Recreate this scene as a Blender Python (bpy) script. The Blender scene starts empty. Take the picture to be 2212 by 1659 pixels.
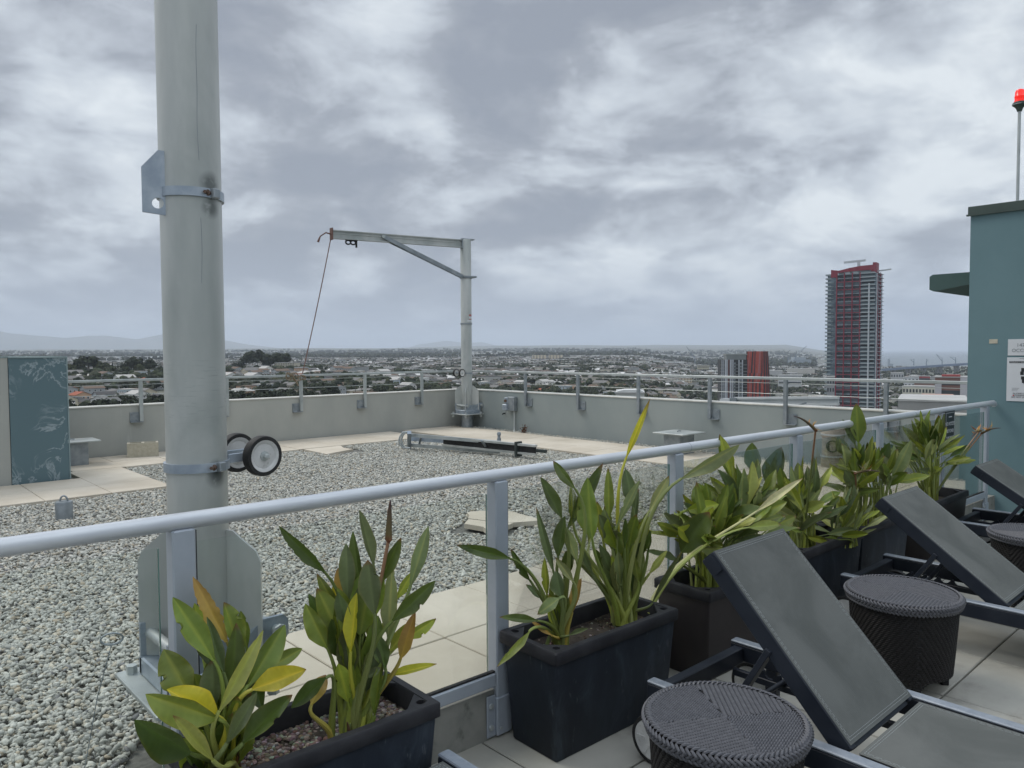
import bpy, math, random
import numpy as np
from math import sin, cos, tan, atan2, hypot, radians as RAD, pi, sqrt, exp
from mathutils import Vector as V, Matrix, noise as mnoise
rng = random.Random(7)
sc = bpy.context.scene
COL = sc.collection
# ------------------------------------------------------------------ camera
FPX, CX, CY, HC = 1626.9, 1106., 829.5, 1.6          # focal length / centre in 2212-wide units, eye height
PITCH, ROLL, HEAD = RAD(2.445), RAD(.33), RAD(47.403)
FW = V((cos(HEAD)*cos(PITCH), sin(HEAD)*cos(PITCH), -sin(PITCH)))
RT0 = V((sin(HEAD), -cos(HEAD), 0)); UP0 = RT0.cross(FW)
RT = RT0*cos(-ROLL)+UP0*sin(-ROLL); UP = -RT0*sin(-ROLL)+UP0*cos(-ROLL)
CAM = V((0, 0, HC))
def ray(u, v): return FW+RT*((u-CX)/FPX)-UP*((v-CY)/FPX)
def gz(u, v, z): d = ray(u, v); return CAM+d*((z-HC)/d.z)
def gx(u, v, x): d = ray(u, v); return CAM+d*(x/d.x)
def gy(u, v, y): d = ray(u, v); return CAM+d*(y/d.y)
def gr(u, v, r): d = ray(u, v); return CAM+d*(r/hypot(d.x, d.y))
cd = bpy.data.cameras.new('camera'); cam = bpy.data.objects.new('camera', cd); COL.objects.link(cam)
M3 = Matrix((RT, UP, -FW)).transposed(); cam.matrix_world = Matrix.Translation(CAM) @ M3.to_4x4()
cd.sensor_width = 36; cd.lens = 36*FPX/2212; cd.clip_start = .05; cd.clip_end = 90000
sc.camera = cam
# ------------------------------------------------------------------ materials
def newmat(name):
    m = bpy.data.materials.new(name); m.use_nodes = True
    nt = m.node_tree; return m, nt, nt.nodes['Principled BSDF']
def N(nt, t, **k):
    n = nt.nodes.new(t)
    for a, b in k.items():
        if a.startswith('i_'): n.inputs[int(a[2:]) if a[2:].isdigit() else a[2:].replace('_', ' ')].default_value = b
        else: setattr(n, a, b)
    return n
def c4(c): return (c[0], c[1], c[2], 1)
def mixc(nt, fac, a, b, blend='MIX'):
    n = nt.nodes.new('ShaderNodeMix'); n.data_type = 'RGBA'; n.blend_type = blend
    for s, v in ((0, fac), (6, a), (7, b)):
        if hasattr(v, 'is_output'): nt.links.new(v, n.inputs[s])
        else: n.inputs[s].default_value = v if s == 0 else c4(v)
    return n.outputs[2]
def mth(nt, op, a, b=0., c=None, clamp=False):
    n = nt.nodes.new('ShaderNodeMath'); n.operation = op; n.use_clamp = clamp
    for i, v in enumerate((a, b, c)):
        if v is None: continue
        if hasattr(v, 'is_output'): nt.links.new(v, n.inputs[i])
        else: n.inputs[i].default_value = v
    return n.outputs[0]
def noise(nt, scale, detail=4, rough=.55, stretch=None, dist=0., coord='Object', seed=0.):
    tc = N(nt, 'ShaderNodeTexCoord'); mp = N(nt, 'ShaderNodeMapping')
    nt.links.new(tc.outputs[coord], mp.inputs[0])
    if stretch: mp.inputs['Scale'].default_value = stretch
    mp.inputs['Location'].default_value = (seed, seed*.7, seed*1.3)
    n = N(nt, 'ShaderNodeTexNoise'); n.inputs['Scale'].default_value = scale; n.inputs['Detail'].default_value = detail
    n.inputs['Roughness'].default_value = rough; n.inputs['Distortion'].default_value = dist
    nt.links.new(mp.outputs[0], n.inputs['Vector']); return n.outputs['Fac']
def ramp(nt, fac, lo, hi):
    n = N(nt, 'ShaderNodeMapRange'); n.inputs[1].default_value = lo; n.inputs[2].default_value = hi; n.interpolation_type = 'SMOOTHSTEP'
    nt.links.new(fac, n.inputs[0]); return n.outputs[0]
def bump(nt, bs, h, strength=.3, dist=.01):
    b = N(nt, 'ShaderNodeBump'); b.inputs['Strength'].default_value = strength; b.inputs['Distance'].default_value = dist
    nt.links.new(h, b.inputs['Height']); nt.links.new(b.outputs[0], bs.inputs['Normal'])
def mat(name, c, c2=None, scale=4, rough=.6, metal=0., lo=.35, hi=.65, stretch=None, bmp=0, bscale=60, bdist=.004, c3=None, s3=12, lo3=.6, hi3=.75, st3=None, spec=.5, rvar=0, seed=0.):
    m, nt, bs = newmat(name)
    bs.inputs['Roughness'].default_value = rough; bs.inputs['Metallic'].default_value = metal
    bs.inputs['Specular IOR Level'].default_value = spec
    col = None
    if c2 is not None:
        f = noise(nt, scale, 6, .6, stretch, seed=seed); col = mixc(nt, ramp(nt, f, lo, hi), c, c2)
        if rvar:
            r = N(nt, 'ShaderNodeMapRange'); r.inputs[3].default_value = rough-rvar; r.inputs[4].default_value = rough+rvar
            nt.links.new(f, r.inputs[0]); nt.links.new(r.outputs[0], bs.inputs['Roughness'])
    if c3 is not None:
        f3 = noise(nt, s3, 5, .6, st3, .3, seed=5.+seed); col = mixc(nt, ramp(nt, f3, lo3, hi3), col if col else c, c3)
    if col: nt.links.new(col, bs.inputs['Base Color'])
    else: bs.inputs['Base Color'].default_value = c4(c)
    if bmp: bump(nt, bs, noise(nt, bscale, 4, .6), bmp, bdist)
    return m
def attrmat(name, rough=.7, bmp=0, bscale=80, spec=.4, nz=.25, nscale=25, transl=0.):
    m, nt, bs = newmat(name)
    a = N(nt, 'ShaderNodeAttribute'); a.attribute_name = 'col'
    f = noise(nt, nscale, 5, .6)
    d = mixc(nt, 1., a.outputs['Color'], (1, 1, 1), 'MULTIPLY')
    k = N(nt, 'ShaderNodeMapRange'); k.inputs[3].default_value = 1-nz; k.inputs[4].default_value = 1+nz; nt.links.new(f, k.inputs[0])
    vm = N(nt, 'ShaderNodeVectorMath', operation='SCALE'); nt.links.new(d, vm.inputs[0]); nt.links.new(k.outputs[0], vm.inputs['Scale'])
    nt.links.new(vm.outputs[0], bs.inputs['Base Color']); bs.inputs['Roughness'].default_value = rough; bs.inputs['Specular IOR Level'].default_value = spec
    if bmp: bump(nt, bs, noise(nt, bscale, 4, .6), bmp, .003)
    if transl:
        t = N(nt, 'ShaderNodeBsdfTranslucent'); nt.links.new(vm.outputs[0], t.inputs[0])
        mx = N(nt, 'ShaderNodeMixShader'); mx.inputs[0].default_value = transl
        nt.links.new(bs.outputs[0], mx.inputs[1]); nt.links.new(t.outputs[0], mx.inputs[2])
        nt.links.new(mx.outputs[0], nt.nodes['Material Output'].inputs[0])
    return m
MT = {}
MT['galv'] = mat('galvanised', (.36, .39, .39), (.50, .53, .52), 3.5, .42, .45, .3, .7, (1, 1, .35), .05, 90, c3=(.30, .33, .33), s3=6, lo3=.58, hi3=.8, rvar=.08)
MT['alum'] = mat('cast_aluminium', (.35, .375, .36), (.58, .585, .56), 1.6, .40, .35, .3, .7, (1, 1, .25), .04, 120, c3=(.30, .325, .31), s3=2.6, lo3=.50, hi3=.78, st3=(1, 1, .5), rvar=.07)
MT['steel'] = mat('galvanised_dark', (.22, .25, .27), (.33, .36, .38), 9, .45, .5, .3, .7, None, .05)
MT['bluesteel'] = mat('galvanised_bluish', (.28, .33, .39), (.40, .45, .50), 12, .4, .5, .3, .7)
MT['railpaint'] = mat('rail_paint', (.50, .53, .57), (.57, .60, .63), 30, .32, .25, .3, .7, (.15, 1, 1), .03, 200, spec=.6)
MT['postpaint'] = mat('post_paint', (.33, .37, .42), (.38, .42, .47), 8, .4, .15, .3, .7, None, .02)
MT['conc'] = mat('parapet_concrete', (.335, .345, .32), (.41, .415, .38), 1.1, .85, 0, .3, .7, (1, 1, .55), .25, 45, .003, c3=(.49, .49, .455), s3=3.2, lo3=.62, hi3=.85, st3=(1.6, 1.6, .22))
MT['conc2'] = mat('parapet_concrete_painted', (.245, .28, .275), (.30, .33, .32), .9, .8, 0, .3, .7, (1, 1, .6), .2, 45, .003, c3=(.36, .385, .37), s3=3., lo3=.66, hi3=.85, st3=(1.6, 1.6, .2))
MT['cap'] = mat('coping_strip', (.52, .52, .48), (.62, .61, .56), 5, .6)
MT['kerb'] = mat('kerb_concrete', (.17, .175, .16), (.26, .26, .235), 5, .85, 0, .3, .7, None, .3, 60, c3=(.09, .095, .08), s3=9, lo3=.55, hi3=.75)
MT['paver'] = mat('roof_paver', (.44, .39, .31), (.55, .50, .415), 1.3, .85, 0, .3, .7, None, .12, 120, .002, c3=(.36, .34, .29), s3=2.2, lo3=.62, hi3=.85)
MT['deck'] = mat('deck_paver', (.30, .295, .26), (.40, .39, .345), 1.6, .75, 0, .3, .7, None, .12, 120, .002, c3=(.17, .165, .145), s3=2.4, lo3=.52, hi3=.78)
MT['joint'] = mat('dark_joint', (.05, .048, .042), rough=.95)
MT['gravelbase'] = mat('gravel_bed', (.10, .10, .09), (.16, .16, .145), 40, .95)
MT['stone'] = attrmat('gravel_stone', .8, .2, 150, .3, .12, 60)
MT['teal'] = mat('teal_stucco', (.125, .205, .225), (.145, .23, .25), 1.1, .85, 0, .3, .7, None, .4, 220, .0025, c3=(.16, .235, .245), s3=2.2, lo3=.5, hi3=.8, st3=(1, 1, .25), spec=.3)
MT['tealdark'] = mat('teal_trim', (.045, .085, .08), (.06, .105, .10), 2, .8, 0, .3, .7, None, .2, 160, .002)
MT['coping'] = mat('coping_green', (.04, .06, .052), (.055, .08, .07), 3, .55)
MT['navy'] = mat('lounger_frame', (.013, .017, .026), (.022, .027, .037), 6, .48, 0, .3, .7, spec=.3)
MT['navysheen'] = mat('sky_sheen_grey', (.20, .23, .27), (.26, .29, .33), 20, .45, .2)  # pale grey paints sky light onto the tops of the navy lounger rails
MT['thread'] = mat('stitching', (.26, .28, .28), rough=.8)
MT['black'] = mat('black_rubber', (.012, .012, .012), (.025, .025, .025), 20, .7)
MT['white'] = mat('white_wheel_plastic', (.52, .52, .51), (.62, .62, .60), 12, .5, c3=(.38, .37, .35), s3=30, lo3=.58, hi3=.7)
MT['rust'] = mat('rusty_bolt', (.10, .055, .035), (.16, .12, .10), 40, .75, .3)
MT['nearblack'] = mat('near_black', (.03, .04, .038), rough=.7)
MT['soil'] = mat('potting_soil', (.022, .017, .013), (.05, .038, .028), 30, .95, 0, .3, .7, None, .6, 60, .01)
MT['wood'] = mat('weathered_metal', (.22, .20, .165), (.36, .33, .28), 7, .8, .1, .3, .7, (1, 1, 4), .2, 40)
MT['cable'] = mat('rope_grey', (.15, .085, .07), rough=.8)
MT['blackpot'] = None
MT['beige'] = mat('cinder', (.40, .37, .29), (.48, .45, .36), 30, .9, 0, .3, .7, None, .4, 120)
MT['signw'] = mat('sign_white', (.56, .58, .60), rough=.4)
MT['signg'] = mat('sign_grey_letters', (.16, .18, .19), rough=.5)
MT['signb'] = mat('sign_black', (.015, .018, .02), rough=.4)
MT['red'] = mat('red_dot', (.5, .03, .03), rough=.5)
# planter plastic
def planter_mat():
    m, nt, bs = newmat('planter_plastic')
    f = noise(nt, 2.2, 6, .6, (1, 1, .5)); st = noise(nt, 6, 6, .7, (1, 1, .35), .8, seed=3); sp = noise(nt, 30, 3, .6, (1, 1, .3), seed=8)
    c = mixc(nt, ramp(nt, f, .35, .7), (.016, .020, .027), (.034, .043, .058))
    c = mixc(nt, mth(nt, 'MULTIPLY', ramp(nt, st, .50, .76), .5), c, (.085, .11, .135))
    c = mixc(nt, mth(nt, 'MULTIPLY', ramp(nt, sp, .64, .72), .22), c, (.2, .22, .23))
    nt.links.new(c, bs.inputs['Base Color']); bs.inputs['Roughness'].default_value = .55; bs.inputs['Specular IOR Level'].default_value = .2
    bump(nt, bs, noise(nt, 45, 4, .6, (1, 1, .25)), .08, .004); return m
MT['pot'] = planter_mat()
MT['potrim'] = mat('planter_rim', (.016, .016, .019), (.034, .034, .038), 7, .55, 0, .3, .7, None, .08, 120, spec=.25)
MT['potbrown'] = mat('planter_brown', (.022, .018, .019), (.034, .027, .027), 4, .55, 0, .3, .7, (1, 1, .5), c3=(.10, .105, .11), s3=14, lo3=.66, hi3=.8, st3=(1, 1, .1))
# woven sling
def sling_mat():
    m, nt, bs = newmat('sling_mesh')
    f = noise(nt, 3.0, 7, .62, dist=.6); c = mixc(nt, ramp(nt, f, .32, .68), (.062, .068, .063), (.104, .110, .103))
    tc = N(nt, 'ShaderNodeTexCoord'); w = []
    for ax in 'XY':
        t = N(nt, 'ShaderNodeTexWave'); t.bands_direction = ax; t.inputs['Scale'].default_value = 110; nt.links.new(tc.outputs['Object'], t.inputs[0]); w.append(t.outputs['Fac'])
    h = mth(nt, 'MULTIPLY', w[0], w[1]); c = mixc(nt, mth(nt, 'MULTIPLY', h, .25), c, (.165, .175, .165))
    nt.links.new(c, bs.inputs['Base Color']); bs.inputs['Roughness'].default_value = .62; bump(nt, bs, h, .25, .001); return m
MT['sling'] = sling_mat()
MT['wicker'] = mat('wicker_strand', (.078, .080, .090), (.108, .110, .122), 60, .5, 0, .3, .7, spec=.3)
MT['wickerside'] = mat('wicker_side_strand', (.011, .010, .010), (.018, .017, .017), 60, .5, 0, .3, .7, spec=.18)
MT['wickerdark'] = mat('wicker_gap', (.006, .006, .007), rough=.8)
MT['leaf'] = attrmat('leaf', .42, .25, 70, .45, .22, 14, .22)
MT['flower'] = attrmat('flower', .55, 0, 60, .3, .2, 20, .25)
MT['stem'] = attrmat('leaf_stalk', .45, .1, 90, .4, .15, 20)
MT['city'] = attrmat('city_surfaces', .85, 0, 1, .2, .08, .3)
MT['tree'] = attrmat('tree_leaves', .9, 0, 1, .15, .3, .4)
def glass_mat():
    m, nt, bs = newmat('clear_glass'); nt.nodes.remove(bs)
    t = N(nt, 'ShaderNodeBsdfTransparent'); t.inputs[0].default_value = (.965, .985, .975, 1)
    g = N(nt, 'ShaderNodeBsdfGlossy'); g.inputs['Roughness'].default_value = .02
    fr = N(nt, 'ShaderNodeFresnel'); fr.inputs[0].default_value = 1.42
    d = N(nt, 'ShaderNodeBsdfDiffuse'); d.inputs[0].default_value = (.45, .5, .5, 1)
    m1 = N(nt, 'ShaderNodeMixShader'); m2 = N(nt, 'ShaderNodeMixShader')
    dirt = mth(nt, 'MULTIPLY', ramp(nt, noise(nt, 5, 5, .65, (1, 1, .5)), .5, .85), .07); nt.links.new(dirt, m1.inputs[0])
    nt.links.new(t.outputs[0], m1.inputs[1]); nt.links.new(d.outputs[0], m1.inputs[2])
    nt.links.new(mth(nt, 'MULTIPLY', fr.outputs[0], .5), m2.inputs[0]); nt.links.new(m1.outputs[0], m2.inputs[1]); nt.links.new(g.outputs[0], m2.inputs[2])
    nt.links.new(m2.outputs[0], nt.nodes['Material Output'].inputs[0]); return m
MT['glass'] = glass_mat()
MT['glassedge'] = mat('glass_edge', (.10, .20, .18), rough=.2)
# ------------------------------------------------------------------ mesh builder
def wloc(o):
    p = V((0, 0, 0)); 
    while o is not None: p += o.location; o = o.parent
    return p
class MB:
    def __init__(s): s.v = []; s.f = []; s.m = []; s.c = []; s.mi = 0; s.col = None; s.T = None
    def add(s, vs, fs, mi=None, cols=None):
        b = len(s.v)
        vs = [V(p) for p in vs]
        if s.T is not None: vs = [s.T @ p for p in vs]
        s.v += vs; s.f += [tuple(i+b for i in f) for f in fs]; s.m += [s.mi if mi is None else mi]*len(fs)
        s.c += cols if cols else [s.col or (1, 1, 1)]*len(vs); return s
    def box(s, a, b, **k):
        x0, y0, z0 = a; x1, y1, z1 = b
        return s.add([(x0, y0, z0), (x1, y0, z0), (x1, y1, z0), (x0, y1, z0), (x0, y0, z1), (x1, y0, z1), (x1, y1, z1), (x0, y1, z1)],
                     [(0, 3, 2, 1), (4, 5, 6, 7), (0, 1, 5, 4), (1, 2, 6, 5), (2, 3, 7, 6), (3, 0, 4, 7)], **k)
    def bbox(s, a, b, e=.003):   # box with bevelled vertical + top edges
        x0, y0, z0 = a; x1, y1, z1 = b
        def ring(d, z): return [(x0+d, y0, z), (x1-d, y0, z), (x1, y0+d, z), (x1, y1-d, z), (x1-d, y1, z), (x0+d, y1, z), (x0, y1-d, z), (x0, y0+d, z)]
        def inner(d, z): return [(x0+d+d, y0+d, z), (x1-d-d, y0+d, z), (x1-d, y0+d+d, z), (x1-d, y1-d-d, z), (x1-d-d, y1-d, z), (x0+d+d, y1-d, z), (x0+d, y1-d-d, z), (x0+d, y0+d+d, z)]
        vs = inner(e, z0)+ring(e, z0+e)+ring(e, z1-e)+inner(e, z1)
        fs = [tuple(range(7, -1, -1)), tuple(range(24, 32))]
        for k in range(3): fs += [(k*8+i, k*8+(i+1) % 8, k*8+8+(i+1) % 8, k*8+8+i) for i in range(8)]
        return s.add(vs, fs)
    def beam(s, p, q, w, h, up=(0, 0, 1), e=0):   # rectangular bar p->q
        p, q = V(p), V(q); d = (q-p); L = d.length; d.normalize(); x = d.cross(V(up)).normalized(); y = x.cross(d)
        M = Matrix((x, d, y)).transposed().to_4x4(); M.translation = p; old = s.T; s.T = (old @ M) if old else M
        if e: s.bbox((-w/2, 0, -h/2), (w/2, L, h/2), e)
        else: s.box((-w/2, 0, -h/2), (w/2, L, h/2))
        s.T = old; return s
    def tube(s, pts, r, n=12, caps=True, cols=None, flat=1.):
        pts = [V(p) for p in pts]; rs = r if isinstance(r, (list, tuple)) else [r]*len(pts)
        vs = []; fs = []; cc = []; prev = None
        for i, p in enumerate(pts):
            t = (pts[min(i+1, len(pts)-1)]-pts[max(i-1, 0)]).normalized()
            if prev is None:
                a = V((0, 0, 1)) if abs(t.z) < .9 else V((1, 0, 0)); x = t.cross(a).normalized()
            else: x = (prev-t*prev.dot(t)).normalized()
            prev = x; y = t.cross(x)
            for k in range(n): vs.append(p+(x*cos(2*pi*k/n)+y*sin(2*pi*k/n)*flat)*rs[i]); cc.append(cols[i] if cols else (s.col or (1, 1, 1)))
        for i in range(len(pts)-1):
            for k in range(n): fs.append((i*n+k, i*n+(k+1) % n, (i+1)*n+(k+1) % n, (i+1)*n+k))
        if caps: fs += [tuple(range(n-1, -1, -1)), tuple(range((len(pts)-1)*n, len(pts)*n))]
        return s.add(vs, fs, cols=cc)
    def lathe(s, prof, c=(0, 0, 0), n=32, axis=None, caps=True):
        c = V(c); az = V(axis or (0, 0, 1)).normalized(); ax = az.cross(V((0, 0, 1)) if abs(az.z) < .9 else V((1, 0, 0))).normalized(); ay = az.cross(ax)
        vs = [c+(ax*cos(2*pi*k/n)+ay*sin(2*pi*k/n))*r+az*h for r, h in prof for k in range(n)]
        fs = [(i*n+k, i*n+(k+1) % n, (i+1)*n+(k+1) % n, (i+1)*n+k) for i in range(len(prof)-1) for k in range(n)]
        if caps: fs += [tuple(range(n-1, -1, -1)), tuple(range((len(prof)-1)*n, len(prof)*n))]
        return s.add(vs, fs)
    def prism(s, poly, o, ex, ey, th):   # polygon in plane (o, ex, ey) extruded th along ex x ey, centred
        o, ex, ey = V(o), V(ex).normalized(), V(ey).normalized(); nz = ex.cross(ey); n = len(poly)
        vs = [o+ex*a+ey*b+nz*(k*th/2) for k in (-1, 1) for a, b in poly]
        return s.add(vs, [tuple(range(n-1, -1, -1)), tuple(range(n, 2*n))]+[(i, (i+1) % n, n+(i+1) % n, n+i) for i in range(n)])
    def build(s, name, mats, parent=None, smooth=False, world=True, loc=None, flipfix=False):
        if not isinstance(mats, (list, tuple)): mats = [mats]
        me = bpy.data.meshes.new(name)
        off = wloc(parent) if (parent is not None and world) else V((0, 0, 0))
        if loc is not None: off = V(loc)
        me.from_pydata([tuple(p-off) for p in s.v], [], s.f)
        for m in mats: me.materials.append(m)
        me.polygons.foreach_set('material_index', s.m)
        if smooth: me.polygons.foreach_set('use_smooth', [True]*len(me.polygons)); me.set_sharp_from_angle(angle=RAD(40))
        if any(c != (1, 1, 1) for c in s.c):
            a = me.color_attributes.new('col', 'FLOAT_COLOR', 'POINT'); a.data.foreach_set('color', [x for c in s.c for x in (*c, 1.)])
        me.validate()
        o = bpy.data.objects.new(name, me); COL.objects.link(o)
        if parent is not None: o.parent = parent
        if loc is not None: o.location = loc
        return o
def npmesh(name, verts, faces, col, m, smooth=False):
    me = bpy.data.meshes.new(name); nv = len(verts); nf = len(faces); k = faces.shape[1]
    me.vertices.add(nv); me.vertices.foreach_set('co', verts.astype(np.float32).ravel())
    me.loops.add(nf*k); me.loops.foreach_set('vertex_index', faces.astype(np.int32).ravel())
    me.polygons.add(nf); me.polygons.foreach_set('loop_start', (np.arange(nf)*k).astype(np.int32))
    me.update(calc_edges=True)
    a = me.color_attributes.new('col', 'FLOAT_COLOR', 'POINT'); a.data.foreach_set('color', np.concatenate([col, np.ones((nv, 1))], 1).astype(np.float32).ravel())
    if smooth: me.polygons.foreach_set('use_smooth', np.ones(nf, bool))
    me.materials.append(m); o = bpy.data.objects.new(name, me); COL.objects.link(o); return o
def tag(o, label=None, cat=None, group=None, kind=None):
    if label: o['label'] = label
    if cat: o['category'] = cat
    if group: o['group'] = group
    if kind: o['kind'] = kind
    return o
def thing(name, label, cat, loc=(0, 0, 0), group=None, rz=0.):
    o = bpy.data.objects.new(name, None); COL.objects.link(o); o.location = loc; o.rotation_euler = (0, 0, rz); o.empty_display_size = .2
    return tag(o, label, cat, group)
def struct(name, mb, m, **k): return tag(mb.build(name, m, **k), kind='structure')
def copytree(o, parent=None):
    c = o.copy(); COL.objects.link(c)
    if parent is not None: c.parent = parent
    for ch in list(o.children): copytree(ch, c)
    return c
def text(s, name, size, m, parent, o, ex, ey, align='LEFT', ext=.0006, space=1.):
    cu = bpy.data.curves.new(name, 'FONT'); cu.body = s; cu.size = size; cu.extrude = ext; cu.align_x = align; cu.space_character = space
    t = bpy.data.objects.new(name, cu); COL.objects.link(t); dg = bpy.context.evaluated_depsgraph_get()
    me = bpy.data.meshes.new_from_object(t.evaluated_get(dg)); bpy.data.objects.remove(t); bpy.data.curves.remove(cu)
    ex, ey = V(ex).normalized(), V(ey).normalized(); M = Matrix((ex, ey, ex.cross(ey))).transposed().to_4x4(); M.translation = V(o)-wloc(parent)
    me.transform(M); me.materials.clear(); me.materials.append(m)
    ob = bpy.data.objects.new(name, me); COL.objects.link(ob); ob.parent = parent; return ob
#PARTS
# ================================================================== ROOF, DECK, GRAVEL
R0 = .139; YL = 11.84; XR = 9.565; TOPZ = .862; HRZ = 1.239
def fy(x): return 2.357-.0275*(x-1)        # line of the glass railing
def slabs(mb, xs, ys, z, th, gap=.006, rr=.0025, skip=lambda x, y: False, e=.004):
    for i in range(len(xs)-1):
        for j in range(len(ys)-1):
            if skip((xs[i]+xs[i+1])/2, (ys[j]+ys[j+1])/2): continue
            dz = rng.uniform(-rr, rr); mb.bbox((xs[i]+gap/2, ys[j]+gap/2, z-th+dz), (xs[i+1]-gap/2, ys[j+1]-gap/2, z+dz), e)
mb = MB(); mb.box((-3, -6, -.3), (12, 2.4195, -.05)); mb.box((-3, 2.42, -.3), (XR, 13, .085)); struct('roof_slab', mb, MT['joint'])
mb = MB(); xs = [1.95+.61*k for k in range(-7, 11)]+[8.29]; ys = [1.173+.61*k for k in range(-7, 2)]+[2.47]
slabs(mb, xs, ys, 0, .04, .008, .0012); struct('deck_paving', mb, MT['deck'])
mb = MB()
K = .61
xs = [1.096+K*k for k in range(0, 12)]+[8.03+.02]; slabs(mb, xs, [2.46, 3.037, 3.645], R0, .05)
slabs(mb, [8.05, 8.66, 9.27], [2.46, 3.04, 3.65]+[3.65+K*k for k in range(1, 14)]+[11.80], R0, .05)     # along the right parapet
slabs(mb, [-2.6+K*k for k in range(0, 18)], [10.58, 11.19, 11.80], R0, .05, skip=lambda x, y: x > 8.05 or (x < 2.15 and y > 9.8))
slabs(mb, [2.84-K*k for k in range(8, -1, -1)], [8.68, 9.29, 9.96, 10.57], R0, .05, skip=lambda x, y: x < 2.1 and y > 9.96)
mb.prism([(5.38, 9.83), (5.95, 10.06), (5.93, 10.3), (6.03, 10.57), (5.4, 10.57)], (0, 0, R0-.03), (1, 0, 0), (0, 1, 0), .05)
mb.box((9.29, 2.46, .08), (9.30, 11.8, R0-.005))
struct('roof_paving', mb, MT['paver'])
mb = MB(); mb.box((-3, 2.45, .08), (9.56, 11.8, .1)); struct('gravel_bed', mb, MT['gravelbase'])
# kerb
mb = MB(); P = []
for x in (-2.5, 8.24): P += [(x, fy(x)-.02, -.02), (x, fy(x)+.09, -.02), (x, fy(x)-.012, .2), (x, fy(x)+.09, .2)]
mb.add(P, [(0, 4, 6, 2), (2, 6, 7, 3), (3, 7, 5, 1), (0, 2, 3, 1), (4, 5, 7, 6)]); struct('kerb', mb, MT['kerb'])
# gravel stones : thousands of small crushed stones as one object
def in_gravel(x, y):
    a = (y > 3.66) & (x < 8.03) & (y < 10.57) & ~((x < 2.85) & (y > 8.66)) & ~((x > 5.36) & (x < 6.05) & (y > 9.8)) & (x > -1.2)
    b = (x < 1.09) & (y > 2.46) & (y < 3.7) & (x > -1)
    c = (x > 9.31) & (x < 9.56) & (y > 2.5) & (y < 11.75)
    m = np.hypot(x-1.014, y-2.823) > .27
    s = ~((np.abs((x-4.2)*.83+(y-4.85)*.55) < .36) & (np.abs((y-4.85)*.83-(x-4.2)*.55) < .26))
    return (a | b | c) & m & s
def gravel():
    r = np.random.default_rng(3)
    n = 215000; x = r.uniform(-1.2, 9.56, n*2); y = r.uniform(2.46, 11.75, n*2)
    az = np.degrees(HEAD)-np.degrees(np.arctan2(y, x)); d = np.hypot(x, y)
    k = in_gravel(x, y) & (az > -38) & (az < 38)
    far = (d > 6) & (r.random(n*2) < .35); k &= ~far
    x, y, d = x[k], y[k], d[k]; n = len(x); print('stones', n)
    t = (1+5**.5)/2
    ico = np.array([(-1, t, 0), (1, t, 0), (-1, -t, 0), (1, -t, 0), (0, -1, t), (0, 1, t), (0, -1, -t), (0, 1, -t), (t, 0, -1), (t, 0, 1), (-t, 0, -1), (-t, 0, 1)])/1.9
    fc = np.array([(0, 11, 5), (0, 5, 1), (0, 1, 7), (0, 7, 10), (0, 10, 11), (1, 5, 9), (5, 11, 4), (11, 10, 2), (10, 7, 6), (7, 1, 8), (3, 9, 4), (3, 4, 2), (3, 2, 6), (3, 6, 8), (3, 8, 9), (4, 9, 5), (2, 4, 11), (6, 2, 10), (8, 6, 7), (9, 8, 1)])
    sz = r.uniform(.0068, .0135, n)*r.choice([1, 1.35, .8, 1], n)
    v = ico[None]*(1+r.uniform(-.28, .28, (n, 12, 1)))
    v = v*np.stack([r.uniform(1.0, 1.7, n), r.uniform(.7, 1.1, n), r.uniform(.45, .8, n)], 1)[:, None]*sz[:, None, None]
    def rot(v, a, i, j):
        c, s = np.cos(a)[:, None], np.sin(a)[:, None]; o = v.copy(); o[..., i] = v[..., i]*c-v[..., j]*s; o[..., j] = v[..., i]*s+v[..., j]*c; return o
    v = rot(v, r.normal(0, .45, n), 0, 2); v = rot(v, r.normal(0, .45, n), 1, 2); v = rot(v, r.uniform(0, 2*pi, n), 0, 1)
    z = .104+r.uniform(0, .016, n)+r.random(n)**6*.012
    z = z + .006*np.sin(x*2.1+1)*np.cos(y*1.7)
    v += np.stack([x, y, z], 1)[:, None]
    base = np.array([(.43, .43, .385), (.38, .385, .35), (.50, .50, .455), (.45, .415, .34), (.30, .305, .28), (.38, .33, .25), (.20, .20, .20)])
    ci = r.choice(7, n, p=[.30, .23, .17, .14, .09, .04, .03]); c = base[ci]*r.uniform(.82, 1.18, (n, 1))
    f = fc[None]+12*np.arange(n)[:, None, None]
    o = npmesh('gravel', v.reshape(-1, 3), f.reshape(-1, 3), np.repeat(c, 12, 0), MT['stone'])
    tag(o, 'loose grey and pale green crushed stone covering the roof', 'gravel', kind='stuff')
gravel()
# broken pavers in the gravel
t = thing('broken_paver', 'cracked pale paving slab lying alone in the middle of the gravel', 'paving slab', (4.2, 4.85, .139))
mb = MB(); pts = [gz(u, v, .165) for u, v in ((1003, 1131), (1044, 1138), (1054, 1146), (1060, 1148), (1108, 1130), (1064, 1127), (1012, 1121))]
mb.prism([(p.x, p.y) for p in pts], (0, 0, .145), (1, 0, 0), (0, 1, 0), .04); mb.build('slab_piece', MT['paver'], t)
mb = MB(); pts = [gz(u, v, .165) for u, v in ((1011, 1119), (1062, 1125), (1104, 1128.5), (1163, 1124), (1160, 1119), (1092, 1101), (1018, 1104), (1009, 1107), (1014, 1112))]
mb.prism([(p.x, p.y) for p in pts], (0, 0, .143), (1, 0, 0), (0, 1, 0), .04); mb.build('slab_piece', MT['paver'], t)
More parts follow.
